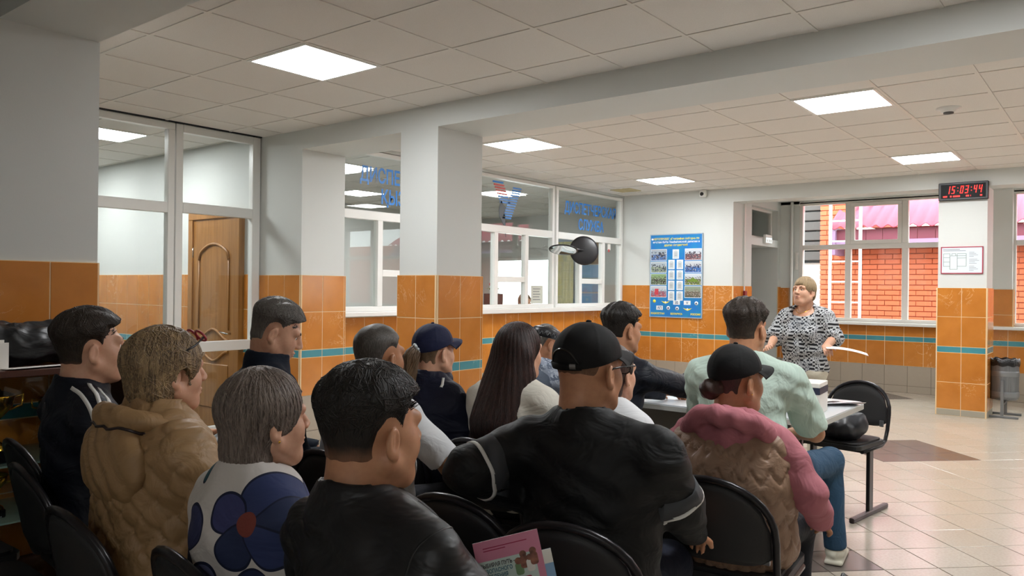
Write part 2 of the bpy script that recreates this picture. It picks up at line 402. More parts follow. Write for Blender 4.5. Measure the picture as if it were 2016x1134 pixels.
mw = F((-1.19, 11.99, 0), PY); MB().box(0, .11, .985, 1.475, -.004, .0102).xf(mw).build('grout_bed', 'grout', p); tile_patch(p, mw, .11, [(.99, 1.14, O, .26), (1.14, 1.475, O, .26)])
# clock column
p = wall_box('wall_column_clock', -1.762, -1.268, 10.25, 10.72, 0, 2.64)
dado(p, F((-1.775, 10.25, 0), PX), .52, rows_col(-.035), .26); dado(p, F((-1.268, 10.235, 0), PY), .5, rows_col(-.035), .25)
# remaining shell: right, back, left corridor, dispatch room
wall_box('wall_right', 5, 5.2, -3.2, 12.3, 0, 2.84)
wall_box('wall_back', -11, 5.2, -3.2, -3.0, 0, 2.84)
wall_box('wall_left_rear', -4.7, -4.5, -3.1, 1.35, 0, 2.84)
p = wall_box('wall_corridor', -10.5, -6.5, 4.26, 4.45, 0, 2.84)
dado(p, F((-10.4, 4.26, 0), PX), 2.78, rows_wall(0, .012), .14, .43); dado(p, F((-6.66, 4.26, 0), PX), .12, rows_wall(0, .012), .14, .43)
wall_box('wall_corridor_end', -10.6, -10.4, -.6, 4.45, 0, 2.84); wall_box('wall_corridor_near', -10.6, -4.5, -.7, -.5, 0, 2.84)
plain('grey_paint', 'd2d3cf', .7)
dr = MB().box(-10.6, -10.4, 4.45, 12.3, 0, 2.84).box(-10.6, -10.1, 12.1, 12.3, 0, 2.84).box(-8.55, -6.0, 12.1, 12.3, 0, 2.84).box(-10.1, -8.55, 12.1, 12.3, 0, .95).box(-10.1, -8.55, 12.1, 12.3, 2.02, 2.84).box(-6.16, -6.06, 10.3, 12.3, 0, 2.84)
struct(dr.build('wall_dispatch_room', 'grey_paint'))
wall_box('wall_passage', -6.0, -5.9, 10.45, 12.3, 0, 2.84, 'grey_paint'); wall_box('wall_passage_end', -6.0, -4.3, 12.1, 12.3, 0, 2.84, 'shutter_grey')

# ---- windows
def win(name, lab_frame_boxes, panes, mat='white_pvc'):
    b = MB()
    for q in lab_frame_boxes: b.box(*q, .004)
    o = struct(b.build(name, mat))
    for q in panes: MB().box(*q).build('pane', 'glass', o)
    return o
def xwin(name, X0, y0, y1, z0, z1, vs, zt, dep=.07, subs=(), sash=(), fr=.05, mat='white_pvc', ysplit=None):
    """window in a plane x = X0, mullion list vs, transom zt"""
    bx = [(X0-dep, X0, y0, y1, z0, z0+fr), (X0-dep, X0, y0, y1, z1-fr, z1), (X0-dep, X0, y0, y0+fr, z0+fr, z1-fr), (X0-dep, X0, y1-fr, y1, z0+fr, z1-fr), (X0-dep, X0, y0+fr, y1-fr, zt-.045, zt+.045)]
    ed = [y0+fr]+[q for v in vs for q in (v-.035, v+.035)]+[y1-fr]
    for v in vs: bx.append((X0-dep, X0, v-.035, v+.035, z0+fr, zt-.045))
    pn = [(X0-dep/2-.003, X0-dep/2+.003, y0+fr-.006, y1-fr+.006, zt+.04, z1-fr+.006)]
    for k in range(0, len(ed), 2):
        a, b = ed[k], ed[k+1]
        if k//2 in subs:
            zs = subs[k//2]; bx.append((X0-dep+.01, X0-.005, a, b, zs-.035, zs+.035)); pn.append((X0-dep/2-.003, X0-dep/2+.003, a-.006, b+.006, z0+fr-.006, zs-.03)); pn.append((X0-dep/2-.003, X0-dep/2+.003, a-.006, b+.006, zs+.03, zt-.04))
        else: pn.append((X0-dep/2-.003, X0-dep/2+.003, a-.006, b+.006, z0+fr-.006, zt-.04))
    return win(name, bx, pn, mat)
w1 = xwin('window_1', -6.0, 4.82, 6.66, 1.17, 2.80, [5.39, 6.1], 2.14, subs={1: 1.56})
w2 = xwin('window_2', -6.0, 6.68, 8.46, 1.17, 2.80, [7.25, 7.86], 2.14, subs={1: 1.53})
w3 = xwin('window_3', -6.0, 8.50, 10.24, 1.17, 2.80, [9.1, 9.70], 2.14, subs={1: 1.53})
s_ = MB().box(-6.06, -5.87, 4.82, 5.66, 1.125, 1.17, .006).build('trim_2', 'white_pvc'); struct(s_)
struct(MB().box(-6.06, -5.89, 5.66, 10.24, 1.115, 1.17, .006).build('trim_3', 'white_pvc'))
# glass partition of the corridor
gp = xwin('window_4', -6.48, .9, 3.455, .02, 2.82, [2.2], 2.085, dep=.07, fr=.06)
bx = [(-6.55, -6.48, 3.465, 3.53, .02, 2.82), (-6.55, -6.48, 4.22, 4.3, .02, 2.82), (-6.55, -6.48, 3.53, 4.22, 2.75, 2.82), (-6.55, -6.48, 3.53, 4.22, 2.05, 2.14), (-6.55, -6.48, 3.53, 4.22, .82, .91), (-6.55, -6.48, 3.53, 4.22, .02, .14)]
win('window_5', bx, [(-6.52, -6.51, 3.525, 4.225, 2.135, 2.755), (-6.52, -6.51, 3.525, 4.225, .905, 2.055), (-6.52, -6.51, 3.525, 4.225, .135, .825)])
struct(MB().box(-6.56, -6.46, .9, 4.3, 2.82, 2.84).build('trim_4', 'black_plastic'))
wall_box('wall_partition_near', -6.56, -6.46, -.6, .9, 0, 2.84)
# hall windows (plane y = 12.13)
def ywin(name, x0, x1, vs, sash):
    y0, y1, z0, z1, zt, fr = 12.1, 12.18, .985, 2.78, 2.09, .05
    bx = [(x0, x1, y0, y1, z0, z0+fr), (x0, x1, y0, y1, z1-fr, z1), (x0, x0+fr, y0, y1, z0+fr, z1-fr), (x1-fr, x1, y0, y1, z0+fr, z1-fr), (x0+fr, x1-fr, y0, y1, zt-.035, zt+.035)]
    ed = [x0+fr]+[q for v in vs for q in (v-.04, v+.04)]+[x1-fr]; pn = []
    for v in vs: bx += [(v-.04, v+.04, y0, y1, z0+fr, zt-.035), (v-.04, v+.04, y0, y1, zt+.035, z1-fr)]
    for k in range(0, len(ed), 2):
        a, b = ed[k], ed[k+1]
        pn += [(a-.006, b+.006, 12.135, 12.141, z0+fr-.006, zt-.03), (a-.006, b+.006, 12.135, 12.141, zt+.03, z1-fr+.006)]
        if k//2 in sash:
            s = .055; bx += [(a, b, 12.08, 12.13, zt+.035, zt+.035+s), (a, b, 12.08, 12.13, z1-fr-s, z1-fr), (a, a+s, 12.08, 12.13, zt+.035+s, z1-fr-s), (b-s, b, 12.08, 12.13, zt+.035+s, z1-fr-s)]
    return win(name, bx, pn, 'grey_pvc')
ywin('window_6', -3.98, -1.42, [-3.27, -2.50], {1})
ywin('window_7', -1.22, 1.6, [-.3, .65], {1})
ywin('window_8', 1.7, 4.9, [2.6, 3.7], {1})
struct(MB().box(-4.0, 4.9, 11.93, 12.12, .945, .985, .006).build('trim_5', 'white_pvc'))
# passage transom and door frame
win('window_9', [(-4.42, -4.36, 10.92, 11.98, 2.2, 2.24), (-4.42, -4.36, 10.92, 11.98, 2.62, 2.66), (-4.42, -4.36, 10.92, 10.97, 2.24, 2.62), (-4.42, -4.36, 11.93, 11.98, 2.24, 2.62)], [(-4.395, -4.389, 10.965, 11.935, 2.235, 2.625)], 'grey_pvc')
d = struct(MB().box(-4.74, -4.68, 10.93, 10.99, 0, 2.09).box(-4.74, -4.68, 11.9, 11.97, 0, 2.09).box(-4.74, -4.68, 10.99, 11.9, 2.02, 2.09).build('door_2', 'shutter_grey'))
MB().box(-5.55, -4.75, 11.0, 11.045, .01, 2.03).build('door_leaf', 'black_plastic', d)
MB().tube([(-5.4, 11.06, 1.0), (-5.4, 11.09, 1.0), (-5.3, 11.09, 1.0)], .01).build('handle', 'chrome', d)
# dispatch room window panes and frame (white blind over the glass)
win('window_10', [(-10.1, -8.55, 12.12, 12.18, .95, 1.0), (-10.1, -8.55, 12.12, 12.18, 1.97, 2.02), (-10.1, -10.04, 12.12, 12.18, 1.0, 1.97), (-8.6, -8.55, 12.12, 12.18, 1.0, 1.97), (-9.35, -9.3, 12.12, 12.18, 1.0, 1.97)], [(-10.05, -9.34, 12.15, 12.156, .99, 1.98), (-9.31, -8.59, 12.15, 12.156, .99, 1.98)])
# oak door in the corridor
d = struct(MB().box(-7.6, -7.52, 4.2, 4.3, 0, 2.08, .004).box(-6.75, -6.67, 4.2, 4.3, 0, 2.08, .004).box(-7.6, -6.67, 4.2, 4.3, 2.08, 2.15, .004).build('door_1', 'oak_door'))
leaf = MB().box(-7.52, -6.75, 4.22, 4.27, .01, 2.08).build('door_leaf', 'oak_door', d)
arch = lambda zc, s, n=22: [(-7.135+(-.27+.54*k/n), 4.215, zc+s*(.11*math.sin(math.pi*k/n)**.8 - (.05 if k in (0, n) else .0))) for k in range(n+1)]
MB().tube(arch(1.72, 1), .016, 6).build('arch_moulding', 'oak_door', leaf)
MB().tube([(-7.405, 4.215, 1.70), (-7.405, 4.215, .98)], .008, 6).build('side_moulding', 'oak_door', leaf)
MB().tube([(-6.865, 4.215, 1.70), (-6.865, 4.215, .98)], .008, 6).build('side_moulding', 'oak_door', leaf)
wav = lambda z0, a: [(-7.405+.54*k/30, 4.215, z0+a*math.cos(2*math.pi*(k/30-.5))*(1 if True else 0)) for k in range(31)]
MB().tube(wav(.93, .05), .014, 6).build('wave_moulding', 'oak_door', leaf); MB().tube(wav(.72, -.05), .014, 6).build('wave_moulding', 'oak_door', leaf)
MB().box(-7.405, -6.865, 4.212, 4.23, .2, .64, .008).build('lower_panel', 'oak_door', leaf)
hd = MB().tube([(-6.83, 4.22, .95), (-6.83, 4.175, .95), (-6.87, 4.17, .955), (-6.94, 4.17, .965)], .009, 8)
hd.build('handle', 'chrome', leaf)
for z in (.35, 1.75): MB().tube([(-7.525, 4.212, z-.05), (-7.525, 4.212, z+.05)], .009, 8).build('hinge', 'chrome', d)
# ================================================================ outside: brick house, red roof, ladder
plain('yard_ground', '8a8780', .9)
struct(MB().box(-14, 10, 12.35, 40, -.2, -.1).build('ground', 'yard_ground'))
bh = thing('brick_house', 'orange brick house with red corrugated roof beyond the hall windows', 'building', (-4.7, 15.5, -.1))
def at(o): return Matrix.Translation(-o.location)
inner = MB().box(-4.68, 8, 15.52, 20, -.1, 2.62).box(-4.68, -4.1, 15.52, 20, 2.62, 3.9); inner.xf(at(bh)).build('wall', 'mortar', bh)
bme = {k: MB().box(-k/2, k/2, -.02, .02, -.04, .04, .003).mesh('brick', 'brick') for k in (.25, .12)}
nb = 0; bs = MB()
for r in range(int(4.0/.095)):
    z = -.06+r*.095+.0475
    x = -4.7-(.13 if r % 2 else 0)
    while x < 4.2:
        xa = max(x, -4.7); L = x+.25-xa
        if (z < 2.58 or xa < -4.3) and L > .1:
            c = (xa+L/2, 15.515, z)
            k = .25 if L > .2 else .12
            if z > .75 and (-4.8 < c[0] < -2.55 or -2.2 < c[0] < -1.45) and nb < 300:
                link('brick', bme[k], bh, Vector(c)-bh.location); nb += 1
            else: bs.box(c[0]-k/2, c[0]+k/2, c[1]-.02, c[1]+.02, z-.04, z+.04)
        x += .26
tag(bs.xf(at(bh)).build('bricks', 'brick', bh), kind='stuff')
# corrugated roof: eave towards the hall, rising away
n = 240; v = []; f = []
for j, (y, z) in enumerate(((14.85, 2.60), (16.2, 3.35), (18.5, 4.6))):
    for i in range(n+1):
        x = -4.35+8.5*i/n; v.append((x, y, z+.028*math.sin(x*2*math.pi/.2)))
for j in range(2):
    for i in range(n): f.append((j*(n+1)+i, j*(n+1)+i+1, (j+1)*(n+1)+i+1, (j+1)*(n+1)+i))
rf = MB().add(v, f, True).xf(at(bh)).build('roof', 'red_roof', bh); sm = rf.modifiers.new('t', 'SOLIDIFY'); sm.thickness = .02
b = MB()
for i in range(30): b.box(-4.3+i*.28, -4.3+i*.28+.272, 15.0, 15.03, 2.34, 2.56)
b.xf(at(bh)).build('fascia', 'maroon_fascia', bh)
MB().box(-4.3, 4.2, 14.95, 15.03, 2.28, 2.36).xf(at(bh)).build('gutter', 'lilac_gutter', bh)
MB().box(-4.35, -4.25, 14.9, 15.5, 2.1, 2.6).xf(at(bh)).build('end_board', 'lilac_gutter', bh)
ld = thing('ladder', 'white steel ladder leaning on the brick house', 'ladder', (-4.05, 14.8, -.1))
for x in (-.26, .26): MB().tube([(x, 0, 0), (x, .02, 4.2)], .028, 8).build('rail', 'render_white', ld)
for k in range(11): MB().tube([(-.26, .01, .22+.37*k), (.26, .01, .22+.37*k)], .015, 6).build('rung', 'render_white', ld)
lw = thing('white_annex', 'white rendered annex wall with dark louvres beside the brick house', 'building', (-6.2, 16.2, -.1))
MB().box(-8.2, -4.9, 16.2, 19, -.1, 4.6).xf(at(lw)).build('wall', 'render_white', lw)
for k in range(9): MB().box(-5.25, -4.72, 16.02, 16.12, 2.05+k*.2, 2.05+k*.2+.17, .01).xf(at(lw)).build('louvre', 'shutter_grey', lw)
MB().box(-5.27, -4.70, 16.12, 16.2, 2.0, 3.9).xf(at(lw)).build('louvre_back', 'black_plastic', lw)

# ================================================================ wall things
# blue poster
plain('poster_blue', '1f77c8', .35, nz=(9, '1a8fb8', .7)); plain('poster_yellow', 'f2e24a', .5); plain('poster_white', 'e8eef0', .5); plain('poster_grey', 'c9d2d6', .5)
plain('poster_navy', '20407a', .5); plain('poster_frame', '9fb4c4', .4)
po = thing('poster', 'blue framed poster with photographs, certificates and yellow lettering on the far wall', 'poster', (-5.115, 10.236, 1.03))
PW, PH = .81, 1.19
MB().box(-PW/2, PW/2, -.012, 0, 0, PH).build('board', 'poster_blue', po)
for a in ((-PW/2-.008, -PW/2+.004, 0, PH), (PW/2-.004, PW/2+.008, 0, PH), (-PW/2-.008, PW/2+.008, -.008, .004), (-PW/2-.008, PW/2+.008, PH-.004, PH+.008)): MB().box(a[0], a[1], -.016, 0, a[2], a[3]).build('frame_bar', 'poster_frame', po)
def pm(x, z, y=-.0135): return frame_mat((x, y, z), (1, 0, 0), (0, 0, 1))
for i, (s, z) in enumerate((('АВТОПРОБЕГ «География победы» по', 1.115), ('местам боёв Панфиловской дивизии и', 1.07), ('других соединений', 1.025))):
    text_obj('title_line', s, .042, pm(0, z), 'poster_yellow' if i != 1 else 'poster_white', po, .0006, 'CENTER', sx=.93)
MB().lathe([(.0001, 0), (.016, 0), (.016, .001)], (0, 0, 0), 12).xf(pm(-.375, 1.128)).build('title_emblem', 'poster_white', po)
for i, s in enumerate(('КАЗАХСТАН', 'БЕЛАРУСЬ', 'РОССИЯ')): text_obj('country_name', s, .036, pm((-.39, .02, .39)[i], .035), 'poster_yellow', po, .0012, ('LEFT', 'CENTER', 'RIGHT')[i])
photo_cols = [('a8b4c0', '4a6ea8', '3a3d4c'), ('c9d0d8', '7c4a50', '4c4a58'), ('b8c4cc', '8a9a84', '3d4a58'), ('c8ccd0', '3c6cb0', '2c3450'), ('8aa878', '566a4c', '3a3030'), ('cdd6de', '6a7c3c', '4a4038'), ('c4ccd4', 'a84a58', '6a88a0'), ('8fa08c', '5a5c50', '8c7a6c')]
for k in range(8):
    cx = -.27 if k % 2 == 0 else .27; z0 = .82-(k//2)*.178
    m = Mat('photo_print_%d' % k, photo_cols[k][0], .4); _, _, z = m.xyz()
    t_ = z-(z0)
    m.mix(t_.lt(.085+.0)*1.0, photo_cols[k][1]); m.mix(m.ramp(m.noise(34+5*k, 3), .5, .56)*t_.lt(.12)*t_.gt(.02), photo_cols[k][2]); m.mix(m.ramp(m.noise(60, 2), .58, .62)*t_.lt(.1)*.7, 'd8d4d0')
    if k == 5:
        x_, _, _ = m.xyz(); m.mix(((x_-cx).abs()*.7+(t_-.11)).lt(0)*t_.gt(.045), '6f8a34')
    if k == 6:
        x_, _, _ = m.xyz(); m.mix(((x_-cx+.03).abs()).lt(.03)*t_.gt(.03)*t_.lt(.12), 'c8404c')
    MB().box(cx-.128, cx+.128, -.0136, -.012, z0-.004, z0+.162).build('photo_border', 'poster_white', po)
    MB().box(cx-.122, cx+.122, -.0145, -.0136, z0+.003, z0+.155).build('photo', m.m, po)
def cert(cx, z0):
    o = MB().box(cx-.05, cx+.05, -.0136, -.012, z0, z0+.135).build('certificate', 'poster_white', po)
    pts = [(-.036, .012), (.036, .012), (.036, .09)]+[(.036*math.cos(a), .09+.03*math.sin(a)) for a in np.linspace(.3, math.pi-.3, 7)]+[(-.036, .09)]
    MB().prism(pts, 0, .0006).xf(pm(cx, z0, -.0138)).build('certificate_panel', 'poster_grey', o)
    for j in range(3): MB().box(cx-.02, cx+.02, -.0152, -.0146, z0+.04+j*.02, z0+.044+j*.02).build('certificate_text', 'shutter_grey', o)
cert(-.0, .84)
for r in range(4):
    for s in (-1, 1): cert(s*.066, .69-r*.15)
def badge(kind, x, z):
    if kind == 'round': MB().lathe([(.0001, .001), (.028, .001), (.028, 0)], (0, 0, 0), 16).xf(pm(x, z, -.0125)).build('badge', 'poster_white', po); MB().lathe([(.0001, .001), (.012, .001)], (0, 0, 0), 12).xf(pm(x, z, -.0138)).build('badge_centre', 'poster_navy', po)
    elif kind == 'sun': MB().lathe([(.0001, .001), (.024, .001), (.024, 0)], (0, 0, 0), 14).xf(pm(x, z, -.0125)).build('badge', 'poster_yellow', po)
    elif kind == 'wing':
        MB().prism([(-.07, .014), (-.02, .004), (0, .012), (.02, .004), (.07, .014), (.03, -.012), (0, -.024), (-.03, -.012)], 0, .001).xf(pm(x, z, -.0125)).build('winged_badge', 'poster_yellow', po)
        MB().lathe([(.0001, .001), (.014, .001)], (0, 0, 0), 12).xf(pm(x, z, -.0138)).build('badge_centre', 'poster_white', po)
    else:
        MB().box(x-.052, x+.052, -.0135, -.012, z-.03, z+.03).build('badge_card', 'poster_white', po); text_obj('badge_text', kind, .05, pm(x, z-.018, -.0137), 'poster_navy', po, .001, 'CENTER')
for a in (('sun', -.335, .225), ('wing', -.155, .215), ('2Б', .02, .21), ('V', .185, .21), ('round', .325, .205), ('АП', -.25, .13), ('round', -.11, .13), ('round', .03, .125), ('wing', .19, .12)): badge(*a)

# digital clock
ck = thing('wall_clock', 'black digital wall clock with red digits on the tiled column', 'clock', (-1.505, 10.25, 2.49)); ck.rotation_euler = (0, math.radians(0), 0)
MB().box(-.25, .25, -.06, .0, 0, .205, .006).build('case', 'black_plastic', ck); MB().box(-.225, .225, -.063, -.059, .022, .183).build('screen', plain('clock_screen', '0a0809', .35, 0, .1), ck)
m = Mat('led_red', 'ff2a2a', .5); m.emit('ff2018', 2.2)
SEG = {'0': 'abcdef', '1': 'bc', '3': 'abcdg', '4': 'bcfg', '5': 'acdfg'}
def seg(ch, x, z, w_, h_):
    b = MB(); t_ = .0075; sh = .14
    R = {'a': (0, w_, h_-t_, h_), 'g': (0, w_, h_/2-t_/2, h_/2+t_/2), 'd': (0, w_, 0, t_), 'b': (w_-t_, w_, h_/2+.003, h_), 'c': (w_-t_, w_, 0, h_/2-.003), 'f': (0, t_, h_/2+.003, h_), 'e': (0, t_, 0, h_/2-.003)}
    for s_ in SEG[ch]:
        a, c, d_, e = R[s_]; b.box(x+a, x+c, -.0655, -.063, z+d_, z+e)
    b.v = [(px+(pz-z)*sh, py, pz) for px, py, pz in b.v]
    b.build('digit', 'led_red', ck)
for ch, x in zip('150344', (-.168, -.118, -.032, .018, .102, .152)): seg(ch, x, .075, .030, .085)
for x in (-.055, .08):
    for z in (.1, .135): MB().box(x, x+.008, -.0655, -.063, z, z+.008).build('colon_dot', 'led_red', ck)
for a, c in ((-.2, -.16), (-.13, -.115), (-.1, -.03), (.03, .06), (.075, .078), (.17, .19)): MB().box(a, c, -.0655, -.063, .036, .052).build('date_mark', 'led_red', ck)
MB().tube([(0, -.004, .2), (-.001, -.004, .335)], .003, 5).build('cable', 'white_pvc', ck)
# evacuation plan
plain('plan_red', 'b03a50', .4); plain('plan_paper', 'dde6ee', .35); plain('plan_line', '6a8a74', .6); plain('plan_text', '8a8f96', .6)
ep = thing('evacuation_plan', 'red framed evacuation plan on the clock column', 'sign', (-1.518, 10.25, 1.65))
MB().box(-.205, .205, -.012, 0, 0, .30).build('paper', 'plan_paper', ep)
for a in ((-.213, -.203, -.004, .304), (.203, .213, -.004, .304), (-.213, .213, -.006, .004), (-.213, .213, .296, .306)): MB().box(a[0], a[1], -.016, 0, a[2], a[3]).build('frame_bar', 'plan_red', ep)
b = MB()
for (x0, z0, x1, z1) in ((-.185, .08, -.12, .225), (-.12, .045, -.045, .2), (-.045, .08, .045, .225), (-.185, .13, -.12, .18), (-.045, .175, .045, .2), (-.1, .2, -.06, .225)):
    for q in ((x0, z0, x1, z0), (x1, z0, x1, z1), (x0, z1, x1, z1), (x0, z0, x0, z1)): b.box(min(q[0], q[2])-.0018, max(q[0], q[2])+.0018, -.0135, -.012, min(q[1], q[3])-.0018, max(q[1], q[3])+.0018)
b.build('plan_drawing', 'plan_line', ep)
b = MB()
for k in range(14):
    if k not in (4, 9): b.box(.075, .12+.06*((k*37) % 10)/10, -.0135, -.012, .03+k*.016, .034+k*.016)
for z, a in ((.272, -.02), (.256, .04)): b.box(-.19, a, -.0135, -.012, z, z+.006)
b.build('plan_notes', 'plan_text', ep)
# exit sign lamp, cable and alarm, small camera, smoke detector, vent
plain('sign_face', 'cfe0e4', .4); MATS['sign_face'].emit('dcecf0', .8)
ex = thing('exit_sign_lamp', 'small lit white sign box over the passage door', 'sign', (-4.27, 11.5, 2.13))
MB().box(0, .04, -.13, .13, 0, .13, .004).build('case', 'white_pvc', ex); MB().box(.04, .043, -.12, .12, .012, .085).build('face', 'sign_face', ex)
for k in range(3): MB().box(.043, .046, -.09+k*.07, -.05+k*.07, .02, .06).build('pictogram', 'paper', ex)
al = thing('fire_alarm_button', 'red alarm call point with white cable duct on the reveal wall', 'alarm', (-4.258, 10.62, 1.36))
MB().box(0, .035, -.035, .035, -.06, .06, .004).build('case', plain('alarm_red', '8e3038', .4), al); MB().box(-.01, .012, -.012, .012, .06, 1.3).build('cable_duct', 'white_pvc', al)
dc = thing('dome_camera', 'small white security camera under the ceiling at the far wall', 'camera', (-4.69, 10.19, 2.77))
MB().lathe([(.045, .05), (.05, .03), (.05, -.03), (.04, -.045), (.0001, -.05)], (0, 0, 0), 18).build('housing', 'white_pvc', dc); MB().ball((0, -.035, -.005), .03).build('lens', 'black_gloss', dc)
MB().box(-.035, .035, 0, .06, -.02, .05, .004).build('mount', 'white_pvc', dc)
sd = thing('smoke_detector', 'round white smoke detector set in the ceiling tiles', 'smoke detector', (-1.09, 6.69, CEIL))
MB().lathe([(.085, .004), (.085, -.006), (.055, -.012), (.05, -.03), (.0001, -.034)], (0, 0, 0), 24).build('base', 'white_pvc', sd); MB().lathe([(.036, -.03), (.036, -.042), (.0001, -.046)], (0, 0, 0), 16).build('sensor', 'shutter_grey', sd)
plain('vent_beige', 'c6b98e', .5)
vn = thing('ceiling_vent', 'small beige ceiling vent above the dispatch window', 'vent', (-5.6, 9.62, CEIL))
MB().box(-.16, .16, -.16, .16, -.008, .003, .003).build('plate', 'vent_beige', vn)
for k in range(5): MB().box(-.12, .12, -.12+k*.055, -.1+k*.055, -.012, -.007).build('slat', 'vent_beige', vn)
# wall panel beside the passage, pipe, socket
pp = thing('riser_pipe', 'white vertical pipe in the corner beside the hall window', 'pipe', (-4.08, 12.05, 0))
MB().tube([(0, 0, .0), (0, 0, 2.79)], .022, 10).build('pipe', 'white_pvc', pp)
wp = tag(MB().box(-4.03, -3.99, 12.075, 12.1, 1.75, 2.02, .004).build('wall_box', 'grey_pvc'), 'slim grey box beside the corner pipe', 'box')
# lettering and emblem stuck on the dispatch glass
plain('letter_blue', '2f7fd0', .4); plain('letter_red', 'c8504c', .4)
def gm(y, z): return frame_mat((-6.028, y, z), (0, 1, 0), (0, 0, 1))
text_obj('lettering', 'ДИСПЕТЧЕРСКАЯ', .205, gm(9.40, 2.47), 'letter_blue', w3, .004, 'CENTER', .001, .74); text_obj('lettering', 'СЛУЖБА', .205, gm(9.40, 2.25), 'letter_blue', w3, .004, 'CENTER', .001, .74)
text_obj('lettering', 'ДИСПЕТЧЕРЛІК', .205, gm(5.74, 2.485), 'letter_blue', w1, .004, 'CENTER', .001, .74); text_obj('lettering', 'ҚЫЗМЕТ', .205, gm(5.74, 2.275), 'letter_blue', w1, .004, 'CENTER', .001, .74)
for k in range(13):
    z = 2.66-k*.032; y = 7.68-k*.017
    MB().box(-6.03, -6.026, y-.085, y+.085, z, z+.02).build('emblem_stripe', 'letter_blue', w2)
for k in range(8):
    z = 2.70-k*.034; y = 7.30+k*.02
    MB().box(-6.03, -6.026, y-.1, y+.1, z, z+.022).build('emblem_stripe', 'letter_blue' if k in (0, 5, 6, 7) else 'letter_red', w2)
MB().prism([(7.36, 2.50), (7.41, 2.44), (7.46, 2.42), (7.43, 2.36), (7.45, 2.22), (7.46, 2.05), (7.43, 2.18), (7.38, 2.24), (7.33, 2.3), (7.32, 2.38)], -6.031, -6.026).xf(Matrix(((0, 0, 1, 0), (1, 0, 0, 0), (0, 1, 0, 0), (0, 0, 0, 1)))).build('emblem_figure', plain('emblem_grey', '4c5358', .5), w2)
# notice on the last pane
MB().box(-6.031, -6.027, 9.85, 9.93, 2.0, 2.09).build('sticker', 'paper', w3); MB().box(-6.0265, -6.024, 9.86, 9.9, 1.97, 2.01).build('sticker_print', 'letter_red', w3)
# twin convex mirrors on the mullion
mr = thing('convex_mirrors', 'pair of round black convex mirrors on a chrome arm before the dispatch window', 'mirror', (-6.0, 8.48, 1.94))
MB().tube([(0, 0, .03), (.12, .02, .05), (.22, .1, .02), (.22, .36, .0)], .014, 8).build('arm', 'chrome', mr)
def disc(name, c, rx, nrm, back, facemat):
    q = Vector(nrm).to_track_quat('Z', 'Y').to_matrix().to_4x4(); q.translation = Vector(c)
    o = MB().lathe([(.0001, .028), (rx*.5, .022), (rx*.85, .01), (rx, 0), (rx, -.008), (rx*.9, -.012)], (0, 0, 0), 28).xf(q).build(name, back, mr)
    MB().lathe([(.0001, -.03), (rx*.5, -.024), (rx*.9, -.012)], (0, 0, 0), 28).xf(q).build('mirror_face', facemat, o); return o
plain('mirror_silver', 'cfd2d4', .06, 1)
disc('mirror_disc', (.22, .36, 0), .20, (.8, -.75, .15), 'black_plastic', 'mirror_silver'); disc('mirror_disc', (.24, -.16, -.01), .19, (-.12, .28, .95), 'black_plastic', 'mirror_silver')
MB().tube([(.22, .3, .0), (.22, .05, .02), (.23, -.1, .03)], .012, 8).build('arm', 'chrome', mr)
# inside the dispatch room
ds = thing('desk', 'white desk behind the dispatch windows', 'desk', (-6.36, 7.6, 0))
MB().box(-.18, .18, -2.4, 2.2, .98, 1.02, .004).build('top', 'laminate', ds)
for y in (-2.3, -.2, 2.1): MB().box(-.17, .17, y-.02, y+.02, 0, .98).build('side_panel', 'table_panel', ds)
pt = thing('flower_pot', 'black flower pot with a red flower behind the dispatch glass', 'plant', (-6.35, 7.62, 1.02))
MB().box(-.09, .09, -.09, .09, 0, .33, .006).build('pot', 'black_plastic', pt); plain('leaf_green', '3f6a34', .5); plain('flower_red', 'a03038', .5)
for k in range(7):
    a = k*.9; MB().add([(0, 0, .33), (.07*math.cos(a)-.02*math.sin(a), .07*math.sin(a)+.02*math.cos(a), .4), (.13*math.cos(a), .13*math.sin(a), .38), (.07*math.cos(a)+.02*math.sin(a), .07*math.sin(a)-.02*math.cos(a), .4)], [(0, 1, 2, 3)]).build('leaf', 'leaf_green', pt)
MB().ball((0, -.03, .45), (.04, .04, .03)).build('flower', 'flower_red', pt); MB().tube([(0, -.02, .33), (0, -.03, .45)], .006, 5).build('stem', 'leaf_green', pt)
plain('calendar_blue', '8fb4d8', .5); plain('calendar_brown', '9a7a4c', .5, nz=(20, '5c4630', .8)); plain('curtain_yellow', 'e8dfa8', .7)
cl = thing('wall_calendar', 'wall calendar with a brown picture over blue month sheets in the dispatch room', 'calendar', (-7.72, 12.09, 1.5))
MB().box(-.22, .22, -.012, 0, .38, .78).build('picture', 'calendar_brown', cl)
for k in range(3): MB().box(-.22, .22, -.012, 0, .36-k*.26-.23, .36-k*.26).build('month_sheet', 'calendar_blue', cl)
b = MB(); v = []; f = []
for i in range(41): xx = -8.5+.42*i/40; v += [(xx, 12.03+.025*math.sin(i*.9), .3), (xx, 12.03+.025*math.sin(i*.9), 2.3)]
for i in range(40): f.append((2*i, 2*i+2, 2*i+3, 2*i+1))
tag(b.add(v, f, True).build('curtain', 'curtain_yellow'), 'pale yellow curtain in the dispatch room', 'curtain')
nt = thing('paper_notice', 'printed paper notice standing at the dispatch desk window', 'notice', (-6.12, 8.24, 1.22))
MB().box(-.002, .002, -.13, .13, 0, .24).build('sheet', 'paper', nt)
for k in range(5): MB().box(.002, .0035, -.09, .07-.02*(k % 2), .05+k*.035, .06+k*.035).build('print_line', 'plan_text', nt)
MB().tube([(-.002, -.1, .0), (-.07, -.1, -.2)], .006, 5).build('stand', 'chrome', nt); MB().tube([(-.002, .1, .0), (-.07, .1, -.2)], .006, 5).build('stand', 'chrome', nt)
